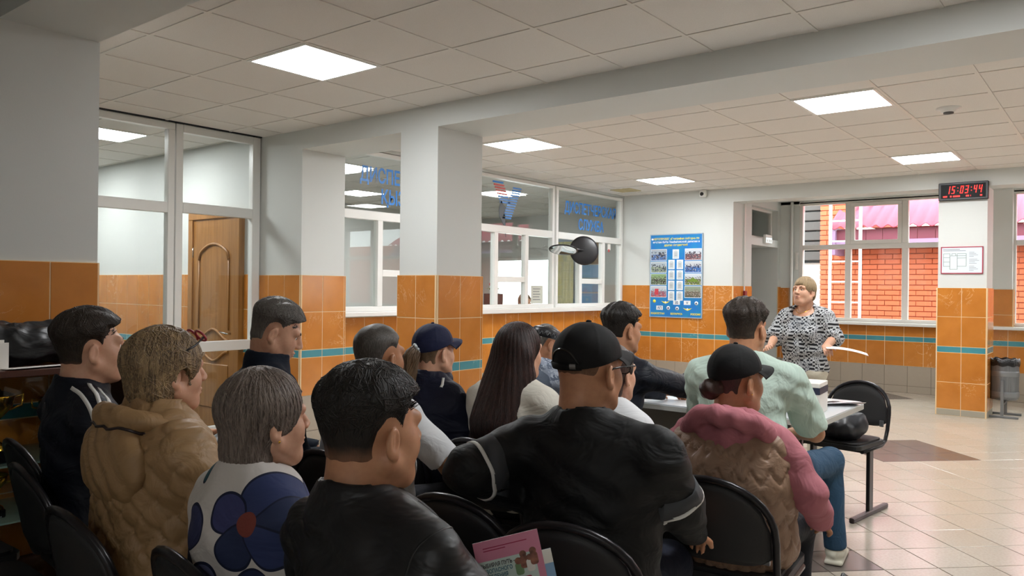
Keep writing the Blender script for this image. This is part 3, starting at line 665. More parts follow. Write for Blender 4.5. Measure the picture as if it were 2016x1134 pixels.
# waste bin by the clock column
wb = thing('waste_bin', 'grey perforated metal waste bin with black liner on a T stand', 'bin', (-1.13, 10.60, 0))
m = Mat('bin_mesh', '7c7f83', .4, .6); m.mix(m.voro(90, rnd=0).lt(.3)*.6, '3a3c40')
MB().lathe([(.0001, .20), (.135, .20), (.145, .23), (.15, .62), (.15, .65)], (0, 0, 0), 28).build('drum', 'bin_mesh', wb)
for z in (.235, .47, .60): MB().lathe([(.151, z), (.153, z+.005), (.153, z+.055), (.151, z+.06)], (0, 0, 0), 28).build('band', 'steel_grey', wb)
m = Mat('liner', '121214', .3); m.bump(m.noise(50, 3), .8, .01)
b = MB().lathe([(.155, .59), (.16, .62), (.157, .665), (.14, .67), (.13, .60)], (0, 0, 0), 40); b.v = [(x, y, z+.008*math.sin(9*math.atan2(y, x))) for x, y, z in b.v]; b.build('liner', 'liner', wb)
for s in (-1, 1):
    MB().box(-.015, .015, s*.162-.012, s*.162+.012, .02, .43).build('post', 'steel_grey', wb); MB().box(-.16, .16, s*.162-.015, s*.162+.015, 0, .025, .003).build('foot', 'steel_grey', wb)
MB().box(-.012, .012, -.16, .16, .14, .165).build('crossbar', 'steel_grey', wb)

# ================================================================ table and what lies on it
tb = thing('table', 'long pale laminate table with grey edge before the standing woman', 'table', (-2.05, 4.6, 0))
def rrect(x0, x1, y0, y1, r, n=5):
    P = []
    for cx, cy, a0 in ((x1-r, y1-r, 0), (x0+r, y1-r, 90), (x0+r, y0+r, 180), (x1-r, y0+r, 270)):
        P += [(cx+r*math.cos(math.radians(a0+90*k/n)), cy+r*math.sin(math.radians(a0+90*k/n))) for k in range(n+1)]
    return P
MB().prism(rrect(-1.1, .80, -.47, .47, .09), .742, .75).build('top', 'laminate', tb); MB().prism(rrect(-1.102, .802, -.472, .472, .09), .715, .742).build('edge', 'laminate_edge', tb)
for x in (-.95, .55):
    g = MB().tube([(x, -.03, .03), (x, -.03, .715)], .03, 10); g.build('leg', 'brown_tube', tb)
    MB().box(x-.03, x+.03, -.38, .38, 0, .04, .008).build('foot', 'brown_tube', tb); MB().box(x-.03, x+.03, -.3, .3, .69, .715).build('support', 'brown_tube', tb)
MB().box(-.95, .5, -.012, .012, .3, .66).build('modesty_panel', 'table_panel', tb)
plain('box_navy', '2c3048', .4)
bxx = thing('carton', 'white cardboard carton with a navy band on the pale table', 'box', (-1.395, 4.44, .75), .1)
MB().box(-.075, .075, -.11, .11, 0, .11, .003).build('body', 'paper', bxx); MB().box(-.0765, .0765, -.1115, .1115, .11, .145).build('band', 'box_navy', bxx); MB().box(-.075, .075, -.11, .11, .145, .17, .003).build('lid', 'paper', bxx)
MB().box(-.04, .03, -.1135, -.1115, .118, .138).build('label_plate', 'poster_white', bxx)
def sheet(name, x, y, z, w_, h_, rz, lab, cat, mat='paper', curl=.012, group=None):
    n = 8; v = []; f = []
    for i in range(n+1):
        for j in range(n+1):
            a, c = i/n-.5, j/n-.5; v.append((a*w_, c*h_, .003+curl*(max(0, a)*2)**2+curl*.4*math.sin(c*5)*max(0, a)))
    for i in range(n):
        for j in range(n): f.append((i*(n+1)+j, (i+1)*(n+1)+j, (i+1)*(n+1)+j+1, i*(n+1)+j+1))
    o = MB().add(v, f, True).build(name, mat); o.location = (x, y, z); o.rotation_euler = (0, 0, rz); s_ = o.modifiers.new('t', 'SOLIDIFY'); s_.thickness = .001; s_.offset = 1
    return tag(o, lab, cat, group)
m = Mat('printed_sheet', 'e4e0e2', .5); m.mix(m.ramp(m.noise((60, 20, 1), 2), .5, .56)*.4, 'b88a98')
sheet('paper_sheet', -1.38, 4.83, .75, .21, .30, -.9, 'printed paper sheet at the table corner by the empty chair', 'paper', 'printed_sheet', .02)
sheet('paper_sheet', -1.52, 4.86, .75, .21, .30, -.5, 'plain white paper sheet beside the carton on the table', 'paper', 'paper', .008)

# ================================================================ chairs
def chair_template():
    t = link('chair', None)
    def arch(w_, z0, z1, n=16):
        return [(-w_, z0)]+[(-w_*math.cos(math.pi*k/n), z1-.19+.19*math.sin(math.pi*k/n)**.85) for k in range(n+1)]+[(w_, z0)]
    tilt = lambda p: (p[0], -.215-.19*max(0, p[1]-.45), p[1])
    b = MB(); A = arch(.195, .53, .80); B = arch(.195, .53, .80); n = len(A)
    def cur(x): return .035*(1-(x/.2)**2)
    outer = [(x, tilt((x, z))[1]-cur(x)+.012, z) for x, z in A]; inner = [(x*.99, tilt((x, z))[1]-cur(x)-.012, z) for x, z in A]
    rows = 8
    # grid panel: interpolate across
    v = []; f = []
    zs = np.linspace(0, 1, 11); xs = np.linspace(-1, 1, 15)
    def zmax(x): return .80-.19+.19*max(0, 1-(x/.195)**2)**.42
    for side in (.014, -.010):
        for x in xs:
            X0 = x*.193; top = zmax(X0)-.004; bot = .53+.03*(abs(x)**6)
            for q in zs:
                z = bot+(top-bot)*q; v.append((X0, tilt((X0, z))[1]-cur(X0)+side*(1 if 0 < q < 1 and abs(x) < 1 else .4), z))
    nn = len(xs)*len(zs)
    for s0 in (0, 1):
        for i in range(14):
            for j in range(10):
                q = (s0*nn+i*11+j, s0*nn+(i+1)*11+j, s0*nn+(i+1)*11+j+1, s0*nn+i*11+j+1); f.append(q[::-1] if s0 == 0 else q)
    for i in range(14): f.append((i*11, (i+1)*11, nn+(i+1)*11, nn+i*11)); f.append((i*11+10, nn+i*11+10, nn+(i+1)*11+10, (i+1)*11+10))
    for j in range(10): f.append((j, nn+j, nn+j+1, j+1)); f.append((14*11+j, 14*11+j+1, nn+14*11+j+1, nn+14*11+j))
    MB().add(v, f, True).build('backrest', 'chair_fabric', t)
    fr = [(-.2, .16, .425), (-.2, -.14, .425), (-.2, -.205, .45), (-.205, tilt((0, .52))[1], .52)]+[(x*1.06, tilt((x, z+.006))[1]-cur(x)*1, z+.008) for x, z in arch(.195, .60, .80)[1:-1]]+[(.205, tilt((0, .52))[1], .52), (.2, -.205, .45), (.2, -.14, .425), (.2, .16, .425)]
    MB().tube(fr, .0125, 8).build('back_frame', 'dark_tube', t)
    v = []; f = []
    S = [(-.2, -.19), (.2, -.19)]
    b = MB().prism(rrect(-.205, .205, -.2, .22, .05), .437, .462); b.build('seat', 'chair_fabric', t)
    b = MB().prism(rrect(-.19, .19, -.185, .205, .05), .462, .474); b.build('seat_pad', 'chair_fabric', t)
    for s in (-1, 1):
        MB().box(s*.185-.012, s*.185+.012, -.03, .03, .03, .43, .004).build('leg', 'dark_tube', t)
        MB().box(s*.185-.016, s*.185+.016, -.27, .27, 0, .032, .006).build('foot', 'brown_tube', t)
    MB().box(-.18, .18, -.015, .015, .39, .42).build('crossbar', 'dark_tube', t)
    for s in (-1, 1): MB().box(s*.17-.012, s*.17+.012, -.228, -.216, .535, .575).build('bracket', 'steel_grey', t)
    return t
CH0 = chair_template(); ch_used = [False]
def chair(x, y, rz, label):
    o = CH0 if not ch_used[0] else copy_tree(CH0); ch_used[0] = True
    o.location = (x, y, 0); o.rotation_euler = (0, 0, math.radians(rz)); return tag(o, label, 'chair', 'black arched-back chairs')
# (chair origin = seat centre; backrest lies .23 behind)
chair(-3.36, 1.47, -4, 'empty black chair between the trophy cabinet and the man in the striped jacket')
chair(-3.27, .87, 2, 'empty black chair with bare seat in the rearmost row beside the trophy cabinet')
chair(-2.80, .83, -3, 'empty black chair in the rearmost row, behind the man in the striped jacket')
chair(-1.58, 1.98, 4, 'empty black chair whose back carries the elbow of the man in the black cap')
chair(-1.47, 5.33, 172, 'empty black chair at the end of the table with a dark bag on its seat')
chair(-2.55, 5.22, 180, 'empty black chair on the far side of the long table')
chair(-2.75, 3.66, 0, 'empty black chair ahead of the woman with the ponytail and cap')
PEOPLE_CHAIRS = {}

# ================================================================ glass trophy cabinet
m = Mat('cabinet_back', '2a2724', .5)
tc = thing('trophy_cabinet', 'low glass display cabinet with brown top at the tiled pillar', 'cabinet', (-3.92, .9, 0))
MB().box(-.24, .24, -.9, .9, 1.02, 1.05, .003).build('top', 'brown_board', tc); MB().box(-.24, .24, -.9, .9, 0, .12).build('plinth', 'brown_board', tc)
MB().box(-.24, -.22, -.9, .9, .12, 1.02).build('back', 'cabinet_back', tc)
for y in (-.89, .89): MB().box(-.22, .24, y-.01, y+.01, .12, 1.02).build('side_panel', 'brown_board', tc)
plain('shelf_glass', 'b9d8cc', .05); MATS['shelf_glass'].b.inputs['Alpha'].default_value = .55
for z in (.40, .64): MB().box(-.21, .22, -.875, .875, z, z+.008).build('shelf', 'shelf_glass', tc)
for y in (-.44, .44): MB().box(.226, .232, y-.43, y+.43, .125, 1.015).build('glass_door', 'glass', tc)
def trophy(x, y, z, s, lab):
    t = thing('trophy', lab, 'trophy', (x, y, z), 0, 'trophies in the cabinet')
    MB().box(-.05*s, .05*s, -.05*s, .05*s, 0, .06*s, .004).build('plinth', 'black_gloss', t)
    MB().lathe([(.05*s, .06*s), (.045*s, .075*s), (.012*s, .1*s), (.018*s, .13*s), (.01*s, .16*s), (.012*s, .19*s), (.03*s, .21*s), (.065*s, .25*s), (.075*s, .3*s), (.07*s, .31*s), (.05*s, .26*s)], (0, 0, 0), 20).build('cup', 'gold', t)
    for q in (-1, 1): MB().tube([(0, q*.07*s, .29*s), (0, q*.11*s, .3*s), (0, q*.105*s, .25*s), (0, q*.055*s, .235*s)], .006*s, 6).build('handle', 'gold', t)
    MB().lathe([(.0001, .355*s), (.012*s, .345*s), (.02*s, .325*s), (.07*s, .31*s)], (0, 0, 0), 16).build('lid', 'gold', t)
trophy(-3.80, 1.24, .648, .95, 'tall gold cup with black plinth on the upper glass shelf')
trophy(-3.82, 1.25, .408, .6, 'small gold cup with lid on the middle glass shelf'); trophy(-3.95, 1.52, .648, .8, 'gold cup standing towards the rear of the upper glass shelf')
# ================================================================ implicit surfaces for people, hair and cloth
def V3(*a): return np.array(a, float)
def smin(a, b, k):
    h = np.clip(.5+.5*(b-a)/k, 0, 1); return b+(a-b)*h-k*h*(1-h)
class Sdf:
    def __init__(s): s.ops = []
    def _add(s, fn, lo, hi, op, k): s.ops.append((fn, np.array(lo, float), np.array(hi, float), op, k)); return s
    def ell(s, c, r, k=.02, op='u', R=None):
        c = np.array(c, float); r = np.array(r, float)
        def fn(P):
            q = P-c
            if R is not None: q = q @ R
            a = np.sqrt(((q/r)**2).sum(-1)); b = np.sqrt(((q/r**2)**2).sum(-1))+1e-9
            return a*(a-1)/b
        m_ = r.max() if R is not None else r
        return s._add(fn, c-m_, c+m_, op, k)
    def cap(s, a, b, ra, rb, k=.02, op='u', cut=None, sq=None):
        a = np.array(a, float); b = np.array(b, float); ab = b-a; L2 = ab@ab
        def fn(P):
            q = P-a; t = np.clip(q@ab/L2, 0, 1); d = q-t[..., None]*ab
            if sq is not None: d = d/np.array(sq)
            o = np.sqrt((d**2).sum(-1))-(ra+(rb-ra)*t)
            if cut is not None: o = np.maximum(o, (q@ab/math.sqrt(L2))-cut*math.sqrt(L2))
            return o
        e = max(ra, rb)*(max(sq) if sq is not None else 1)
        return s._add(fn, np.minimum(a, b)-e, np.maximum(a, b)+e, op, k)
    def box(s, c, h, rr=.01, k=.01, op='u', R=None):
        c = np.array(c, float); h = np.array(h, float)
        def fn(P):
            q = P-c
            if R is not None: q = q @ R
            q = np.abs(q)-(h-rr); return np.sqrt((np.maximum(q, 0)**2).sum(-1))+np.minimum(q.max(-1), 0)-rr
        m_ = np.full(3, np.linalg.norm(h)) if R is not None else h
        return s._add(fn, c-m_, c+m_, op, k)
    def ring(s, c, R_, r, tilt=None, k=.01, op='u', sx=1., sy=1.):
        c = np.array(c, float)
        def fn(P):
            q = P-c
            if tilt is not None: q = q @ tilt
            x, y = q[..., 0]/sx, q[..., 1]/sy
            return np.sqrt((np.sqrt(x*x+y*y)-R_)**2+q[..., 2]**2)-r
        e = np.full(3, R_*max(sx, sy)+r); return s._add(fn, c-e, c+e, op, k)
    def cutp(s, fn, k=.004): return s._add(fn, [-9]*3, [9]*3, 'i', k)
    def disp(s, fn): return s._add(fn, [-9]*3, [9]*3, 'd', 0)
    def evalp(s, P):
        F_ = np.full(P.shape[:-1], .3)
        for fn, lo, hi, op, k in s.ops:
            d = fn(P)
            if op == 'u': F_ = smin(F_, d, k)
            elif op == 's': F_ = -smin(-F_, d, k)
            elif op == 'i': F_ = -smin(-F_, -d, k)
            else: F_ = F_+d
        return F_
    def mesh(s, h, pad=.02):
        us = [o for o in s.ops if o[3] == 'u']
        lo = np.min([o[1] for o in us], 0)-pad; hi = np.max([o[2] for o in us], 0)+pad
        n = np.ceil((hi-lo)/h).astype(int)+1
        ax = [lo[i]+h*np.arange(n[i]) for i in range(3)]
        F_ = np.full(n, .3, np.float32)
        for fn, l, u, op, k in s.ops:
            if op in 'us':
                mg = 2.5*k+3*h
                i0 = np.clip(np.floor((l-mg-lo)/h).astype(int), 0, n-1); i1 = np.clip(np.ceil((u+mg-lo)/h).astype(int)+1, 1, n)
                sl = tuple(slice(a, b) for a, b in zip(i0, i1))
            else: sl = (slice(None),)*3
            g = np.stack(np.meshgrid(*[ax[i][sl[i]] for i in range(3)], indexing='ij'), -1)
            if op in 'id':
                m_ = np.abs(F_) < .06 if op == 'd' else np.ones(F_.shape, bool)
                d = fn(g[m_])
                F_[m_] = F_[m_]+d if op == 'd' else -smin(-F_[m_], -d, k)
            else:
                d = fn(g); F_[sl] = smin(F_[sl], d, k) if op == 'u' else -smin(-F_[sl], d, k)
        return surface_nets(F_, lo, h)
def surface_nets(F_, lo, h):
    S = F_ < 0; n = np.array(F_.shape)
    c = [S[i:n[0]-1+i, j:n[1]-1+j, k:n[2]-1+k] for i in (0, 1) for j in (0, 1) for k in (0, 1)]
    tot = sum(q.astype(np.int8) for q in c); act = (tot > 0) & (tot < 8)
    idx = np.full(act.shape, -1, np.int64); ii = np.argwhere(act); idx[act] = np.arange(len(ii))
    acc = np.zeros((len(ii), 3)); cnt = np.zeros(len(ii))
    corners = [np.array((i, j, k)) for i in (0, 1) for j in (0, 1) for k in (0, 1)]
    val = [F_[ii[:, 0]+q[0], ii[:, 1]+q[1], ii[:, 2]+q[2]].astype(float) for q in corners]
    for a in range(8):
        for b in range(a+1, 8):
            if np.abs(corners[a]-corners[b]).sum() != 1: continue
            m_ = (val[a] < 0) != (val[b] < 0); t = np.where(m_, val[a]/np.where(m_, val[a]-val[b], 1), 0)
            acc[m_] += corners[a]+t[m_, None]*(corners[b]-corners[a]); cnt[m_] += 1
    vert = lo+h*(ii+acc/np.maximum(cnt, 1)[:, None]); faces = []
    for d in range(3):
        e1, e2 = (d+1) % 3, (d+2) % 3
        a = [slice(None)]*3; b = [slice(None)]*3; a[d] = slice(0, n[d]-1); b[d] = slice(1, n[d])
        for e in (e1, e2): a[e] = slice(1, n[e]-1); b[e] = slice(1, n[e]-1)
        s0, s1 = S[tuple(a)], S[tuple(b)]; p = np.argwhere(s0 != s1); fl_ = s0[s0 != s1]
        p[:, e1] += 1; p[:, e2] += 1
        q = []
        for (o1, o2) in ((-1, -1), (0, -1), (0, 0), (-1, 0)):
            r = p.copy(); r[:, e1] += o1; r[:, e2] += o2; q.append(idx[r[:, 0], r[:, 1], r[:, 2]])
        q = np.stack(q, 1); q[~fl_] = q[~fl_][:, ::-1]; faces.append(q)
    return vert, np.concatenate(faces)
def relax(v, f, it=1, lam=.5):
    e = np.concatenate([f[:, [0, 1]], f[:, [1, 2]], f[:, [2, 3]], f[:, [3, 0]]]); e = np.concatenate([e, e[:, ::-1]])
    for _ in range(it):
        s = np.zeros_like(v); c = np.bincount(e[:, 0], minlength=len(v)).astype(float)
        for k in range(3): s[:, k] = np.bincount(e[:, 0], v[e[:, 1], k], minlength=len(v))
        v = v+lam*(s/np.maximum(c, 1)[:, None]-v)
    return v
def np_obj(name, parts, mat, parent=None):
    vs, fs, b = [], [], 0
    for v, f in parts: vs.append(v); fs.append(f+b); b += len(v)
    v = np.concatenate(vs).astype(np.float32); f = np.concatenate(fs).astype(np.int32)
    me = bpy.data.meshes.new(name); me.vertices.add(len(v)); me.vertices.foreach_set('co', v.ravel())
    k = f.shape[1]; me.loops.add(f.size); me.loops.foreach_set('vertex_index', f.ravel())
    me.polygons.add(len(f)); me.polygons.foreach_set('loop_start', np.arange(len(f), dtype=np.int32)*k)
    me.polygons.foreach_set('use_smooth', np.ones(len(f), bool)); me.update(calc_edges=True); me.validate()
    me.materials.append(M(mat) if isinstance(mat, str) else mat)
    return link(name, me, parent)
def Rz(a): c, s = math.cos(a), math.sin(a); return np.array([[c, -s, 0], [s, c, 0], [0, 0, 1]])
def Rx(a): c, s = math.cos(a), math.sin(a); return np.array([[1, 0, 0], [0, c, -s], [0, s, c]])
def Ry(a): c, s = math.cos(a), math.sin(a); return np.array([[c, 0, s], [0, 1, 0], [-s, 0, c]])
def wav(P, s, sd=0):       # cheap smooth noise in about -1..1
    x, y, z = P[..., 0]*s+sd, P[..., 1]*s+1.7*sd, P[..., 2]*s-sd
    return (np.sin(x+1.3*np.sin(y*.9+.5*z))+np.sin(y*1.1+1.2*np.sin(z*.8-x*.4))+np.sin(z*.9+1.4*np.sin(x*1.2+y*.3)))/3
# ---------------------------------------------------------------- heads (head frame: origin between the ears, +y = face)
def head_sdf(female, neck, neck_r, wide=1.0, bare=False):
    s = Sdf(); w_ = (.073 if female else .077)*wide
    s.ell((0, -.016, .036), (w_, .096, .087), .02)
    s.ell((0, .03, -.03), (.060*wide, .066, .088), .03)
    s.ell((0, .052, -.092), (.034*wide, .038, .03), .03)
    for q in (-1, 1):
        s.ell((q*.040*wide, .048, -.03), (.028, .034, .038), .025)       # cheeks
        s.cap((q*.060*wide, -.005, -.055), (q*.028, .06, -.1), .022, .018, .03)   # jaw
    s.cap((0, -.022, -.05), neck, neck_r, neck_r*1.1, .03)
    s.cap((0, -.045, -.02), (0, neck[1]-.02, neck[2]), neck_r*.8, neck_r, .03)
    if bare: return s
    s.cap((-.042, .076, .026), (.042, .076, .026), .016, .016, .015)     # brow
    for q in (-1, 1): s.ell((q*.031, .101, .006), (.02, .018, .014), .012, 's')
    s.cap((0, .092, .014), (0, .112, -.022), .0095, .0125, .010)          # nose
    for q in (-1, 1): s.ell((q*.012, .104, -.028), (.009, .011, .008), .006)
    s.ell((0, .093, -.0575), (.024, .012, .0075), .006); s.ell((0, .091, -.069), (.021, .013, .0075), .006)
    s.ell((0, .108, -.0632), (.022, .012, .0022), .003, 's')
    for q in (-1, 1):
        R = Rz(q*.35) @ Rx(-.18)
        c = V3(q*(w_+.006), -.012, -.012)
        s.ell(c, (.0100, .0195, .033), .005, 'u', R)
        s.ell(c+V3(q*.0105, .003, .005), (.0085, .0125, .0225), .003, 's', R)
        s.ell(c+V3(q*.004, -.003, .004), (.005, .004, .016), .003, 'u', R)
        s.ell(c+V3(-q*.002, .006, -.027), (.008, .010, .011), .006)
    return s
def short_hair(off=.012, top=.012, female=False, line=.078, wide=1.0, nape=0, amp=.0025, seed=1, side=None):
    """close-cropped hair: follows the skull, thins out to nothing at the hairline"""
    base = head_sdf(female, (0, -.03, -.16), .046 if female else .054, wide, True)
    w_ = (.073 if female else .077)*wide; so = side if side is not None else off*.6
    sm = lambda t: (lambda q: q*q*(3-2*q))(np.clip(t, 0, 1))
    def fn(P):
        x, y, z = P[..., 0], P[..., 1], P[..., 2]
        g = np.minimum(y-(.022+.45*z+.004*np.sin(z*120)), line-.25*np.abs(x)+.003*np.sin(x*140+2)-z)
        g = np.maximum(g, np.maximum(-.022+.92*np.minimum(y, 0), -.068)+nape-z)
        er = 1-np.sqrt(((np.abs(x)-w_-.006)/.03)**2+((y+.010)/.026)**2+((z+.014)/.042)**2)
        g = np.maximum(g, er*.03)
        m_ = sm(-g/.028); upz = sm((z-.015)/.08)
        T = -.004+m_*(so+.004+(off+top-so)*upz)
        T = T+m_*amp*(.5+upz)*np.sin(x*170+y*40+seed+4*wav(P, 30, seed))*.5
        return np.maximum(base.evalp(P)-T, g-.002)
    return Sdf()._add(fn, (-w_-.03, -.15, -.125), (w_+.03, .115, .155), 'u', .004)
def crop(n=1000, ymax=.075, rad=.0011, m_=5, st=.011, jit=.5, zmin=.035, wide=1.):
    return lambda s: [strands(s, n, m_, st, crown_seeds((0, -.016, .04), (.085*wide, .105, .1), ymax, zmin), .0002, rad, .25, .1, 6, jit)]
def strands(sd, n, m_, step, seeds, off=.001, rad=.003, grav=.7, curl=.2, seed=3, jit=.3):
    """locks that run over an implicit hair volume; seeds: callable -> (n,3) start points"""
    rg = np.random.default_rng(seed); p = seeds(rg, n); path = []
    w0 = rg.normal(0, jit, (n, 3)); e = 1e-3
    for k in range(m_):
        g = np.stack([sd.evalp(p+np.eye(3)[i]*e)-sd.evalp(p-np.eye(3)[i]*e) for i in range(3)], 1); g /= np.linalg.norm(g, axis=1, keepdims=True)+1e-9
        p = p-(sd.evalp(p)-off)[:, None]*g*.9; path.append(p.copy())
        d = np.array((0, 0, -grav))+w0*.5+(p-np.array((0, -.03, .1)))*np.array((1, 1, 0))*4+curl*np.stack([np.sin(k*.9+w0[:, 0]*9), np.cos(k*.8+w0[:, 1]*9), 0*w0[:, 0]], 1)
        d -= (d*g).sum(1, keepdims=True)*g; d /= np.linalg.norm(d, axis=1, keepdims=True)+1e-9
        p = p+d*step
    path = np.stack(path, 1)                    # n, m, 3
    t = np.gradient(path, axis=1); t /= np.linalg.norm(t, axis=2, keepdims=True)+1e-9
    ref = np.cross(t, path-np.array((0, -.02, .02))); ref /= np.linalg.norm(ref, axis=2, keepdims=True)+1e-9; bi = np.cross(t, ref)
    rr = rad*np.sin(np.linspace(.35, math.pi-.12, m_))[None, :, None]*rg.uniform(.6, 1.4, (n, 1, 1))
    ring = [path+(ref*math.cos(a)*1.7+bi*math.sin(a)*.7)*rr for a in (0, math.pi/2, math.pi, 1.5*math.pi)]
    v = np.stack(ring, 2).reshape(-1, 3)        # n, m, 4
    base = (np.arange(n)[:, None]*m_+np.arange(m_-1)[None, :])[..., None]*4
    f = np.concatenate([np.stack([base+k, base+(k+1) % 4, base+4+(k+1) % 4, base+4+k], -1).reshape(-1, 4) for k in range(4)])
    return v, f
# ---------------------------------------------------------------- skin and hair materials
def skin(name, col, dk):
    m = Mat(name, col, .48); m.mix(m.ramp(m.noise(60, 3), .4, .75)*.35, dk); m.sub(.12); m.bump(m.noise(350, 2), .12, .001); return m.m
skin('skin_warm', 'bc8866', 'a06a50'); skin('skin_fair', 'd0a084', 'ba8068'); skin('skin_tan', 'b07c5a', '966044')
def hairmat(name, col, hi, streak=.6, rough=.45):
    m = Mat(name, col, rough, 0, .4); n = m.noise((420, 420, 34), 3); m.mix(m.ramp(n, .42, .68)*streak, hi); m.mix(m.ramp(m.noise((45, 45, 9), 2), .5, .7)*streak*.7, hi); m.bump(n, .35, .002); return m.m
hairmat('hair_black', '17130f', '2c2622'); hairmat('hair_brown', '2c1d18', '4c2f26'); hairmat('hair_grey', '5e5a56', '8c8880', .8); hairmat('hair_ash', '5c5048', '8d8076', .8)
hairmat('hair_blonde', '5c4a38', 'b89c72', .75); hairmat('hair_dkblond', '5a4634', '846a4e'); hairmat('hair_sandy', '8a7458', 'b49c78', .7); hairmat('hair_salt', '3c3834', '77726c', .8, .6)
hairmat('hair_fade', '221c18', '3a302a', .5, .6); hairmat('hair_auburn', '1c1210', '4c2a22', .5); hairmat('hair_soft', '2e2620', '54463a', .6)
plain('eye_white', 'e6e0d8', .2); plain('iris', '2a1c14', .15); plain('lips', 'a8625a', .4); plain('brow', '3a2c24', .7)
# ---------------------------------------------------------------- cloth materials
def cloth(name, col, rough=.8, fold=.35, fs=(9, 9, 14), sheen=0, dk=None, spec=.3):
    m = Mat(name, col, rough, 0, spec); n = m.noise(fs, 3, 'Object', .55, .8)
    if dk: m.mix(m.ramp(m.noise(4, 3), .4, .7)*.4, dk)
    m.bump(n, fold, .03); return m
# ================================================================ people
def ribbon(sd, path, width, off=.002, thick=.0015):
    p = np.array(path, float); e = 1e-3
    for _ in range(3):
        g = np.stack([sd.evalp(p+np.eye(3)[i]*e)-sd.evalp(p-np.eye(3)[i]*e) for i in range(3)], 1); g /= np.linalg.norm(g, axis=1, keepdims=True)+1e-9
        p = p-(sd.evalp(p)-off)[:, None]*g
    t = np.gradient(p, axis=0); s = np.cross(t, g); s /= np.linalg.norm(s, axis=1, keepdims=True)+1e-9
    rows = [p-s*width/2-g*.004, p-s*width/2+g*thick, p+s*width/2+g*thick, p+s*width/2-g*.004]
    n = len(p); v = np.stack(rows, 1).reshape(-1, 3); b = np.arange(n-1)[:, None]*4
    f = np.concatenate([np.concatenate([b+k, b+k+1, b+4+k+1, b+4+k], 1) for k in range(3)])
    return v, f
def lerp_path(pts, n=24):
    pts = np.array(pts, float); t = np.linspace(0, len(pts)-1, n); i = np.minimum(t.astype(int), len(pts)-2); u = (t-i)[:, None]
    # Catmull-Rom
    P = np.concatenate([[2*pts[0]-pts[1]], pts, [2*pts[-1]-pts[-2]]]); a, b, c, d = P[i], P[i+1], P[i+2], P[i+3]
    return .5*((2*b)+(c-a)*u+(2*a-5*b+4*c-d)*u**2+(3*b-a-3*c+d)*u**3)
def add_hand(s, W, dirv, nrm, side, curl=.5, sc=1.0):
    """W wrist, dirv pointing to the fingers, nrm = back of the hand"""
    d = dirv/np.linalg.norm(dirv); n = nrm-d*(nrm@d); n /= np.linalg.norm(n); x = np.cross(d, n)*side
    R = np.stack([np.cross(d, n), d, n], 1)
    s.box(W+d*.045*sc, (.038*sc, .047*sc, .014*sc), .012*sc, .012, 'u', R)
    for k, (o, L) in enumerate(((-.029, .062), (-.010, .074), (.010, .078), (.029, .070))):
        o = o*sc; L = L*sc*.5; a = W+d*.088*sc+x*o; an = curl*(.7+.1*k)
        b = a+(d*math.cos(an*.6)-n*math.sin(an*.6))*L*1.05; c = b+(d*math.cos(an*1.7)-n*math.sin(an*1.7))*L*.75; e = c+(d*math.cos(an*2.3)-n*math.sin(an*2.3))*L*.4
        s.cap(a-d*.012, b, .0095*sc, .0085*sc, .004); s.cap(b, c, .0085*sc, .0075*sc, .003); s.cap(c, e, .0075*sc, .0065*sc, .003)
    a = W+d*.02*sc+x*.03*sc-n*.006; b = a+(d*.6+x*.75-n*.2)*.038*sc; c = b+(d*.85+x*.15-n*.35)*.032*sc
    s.cap(a, b, .013*sc, .0105*sc, .01); s.cap(b, c, .0105*sc, .008*sc, .004)
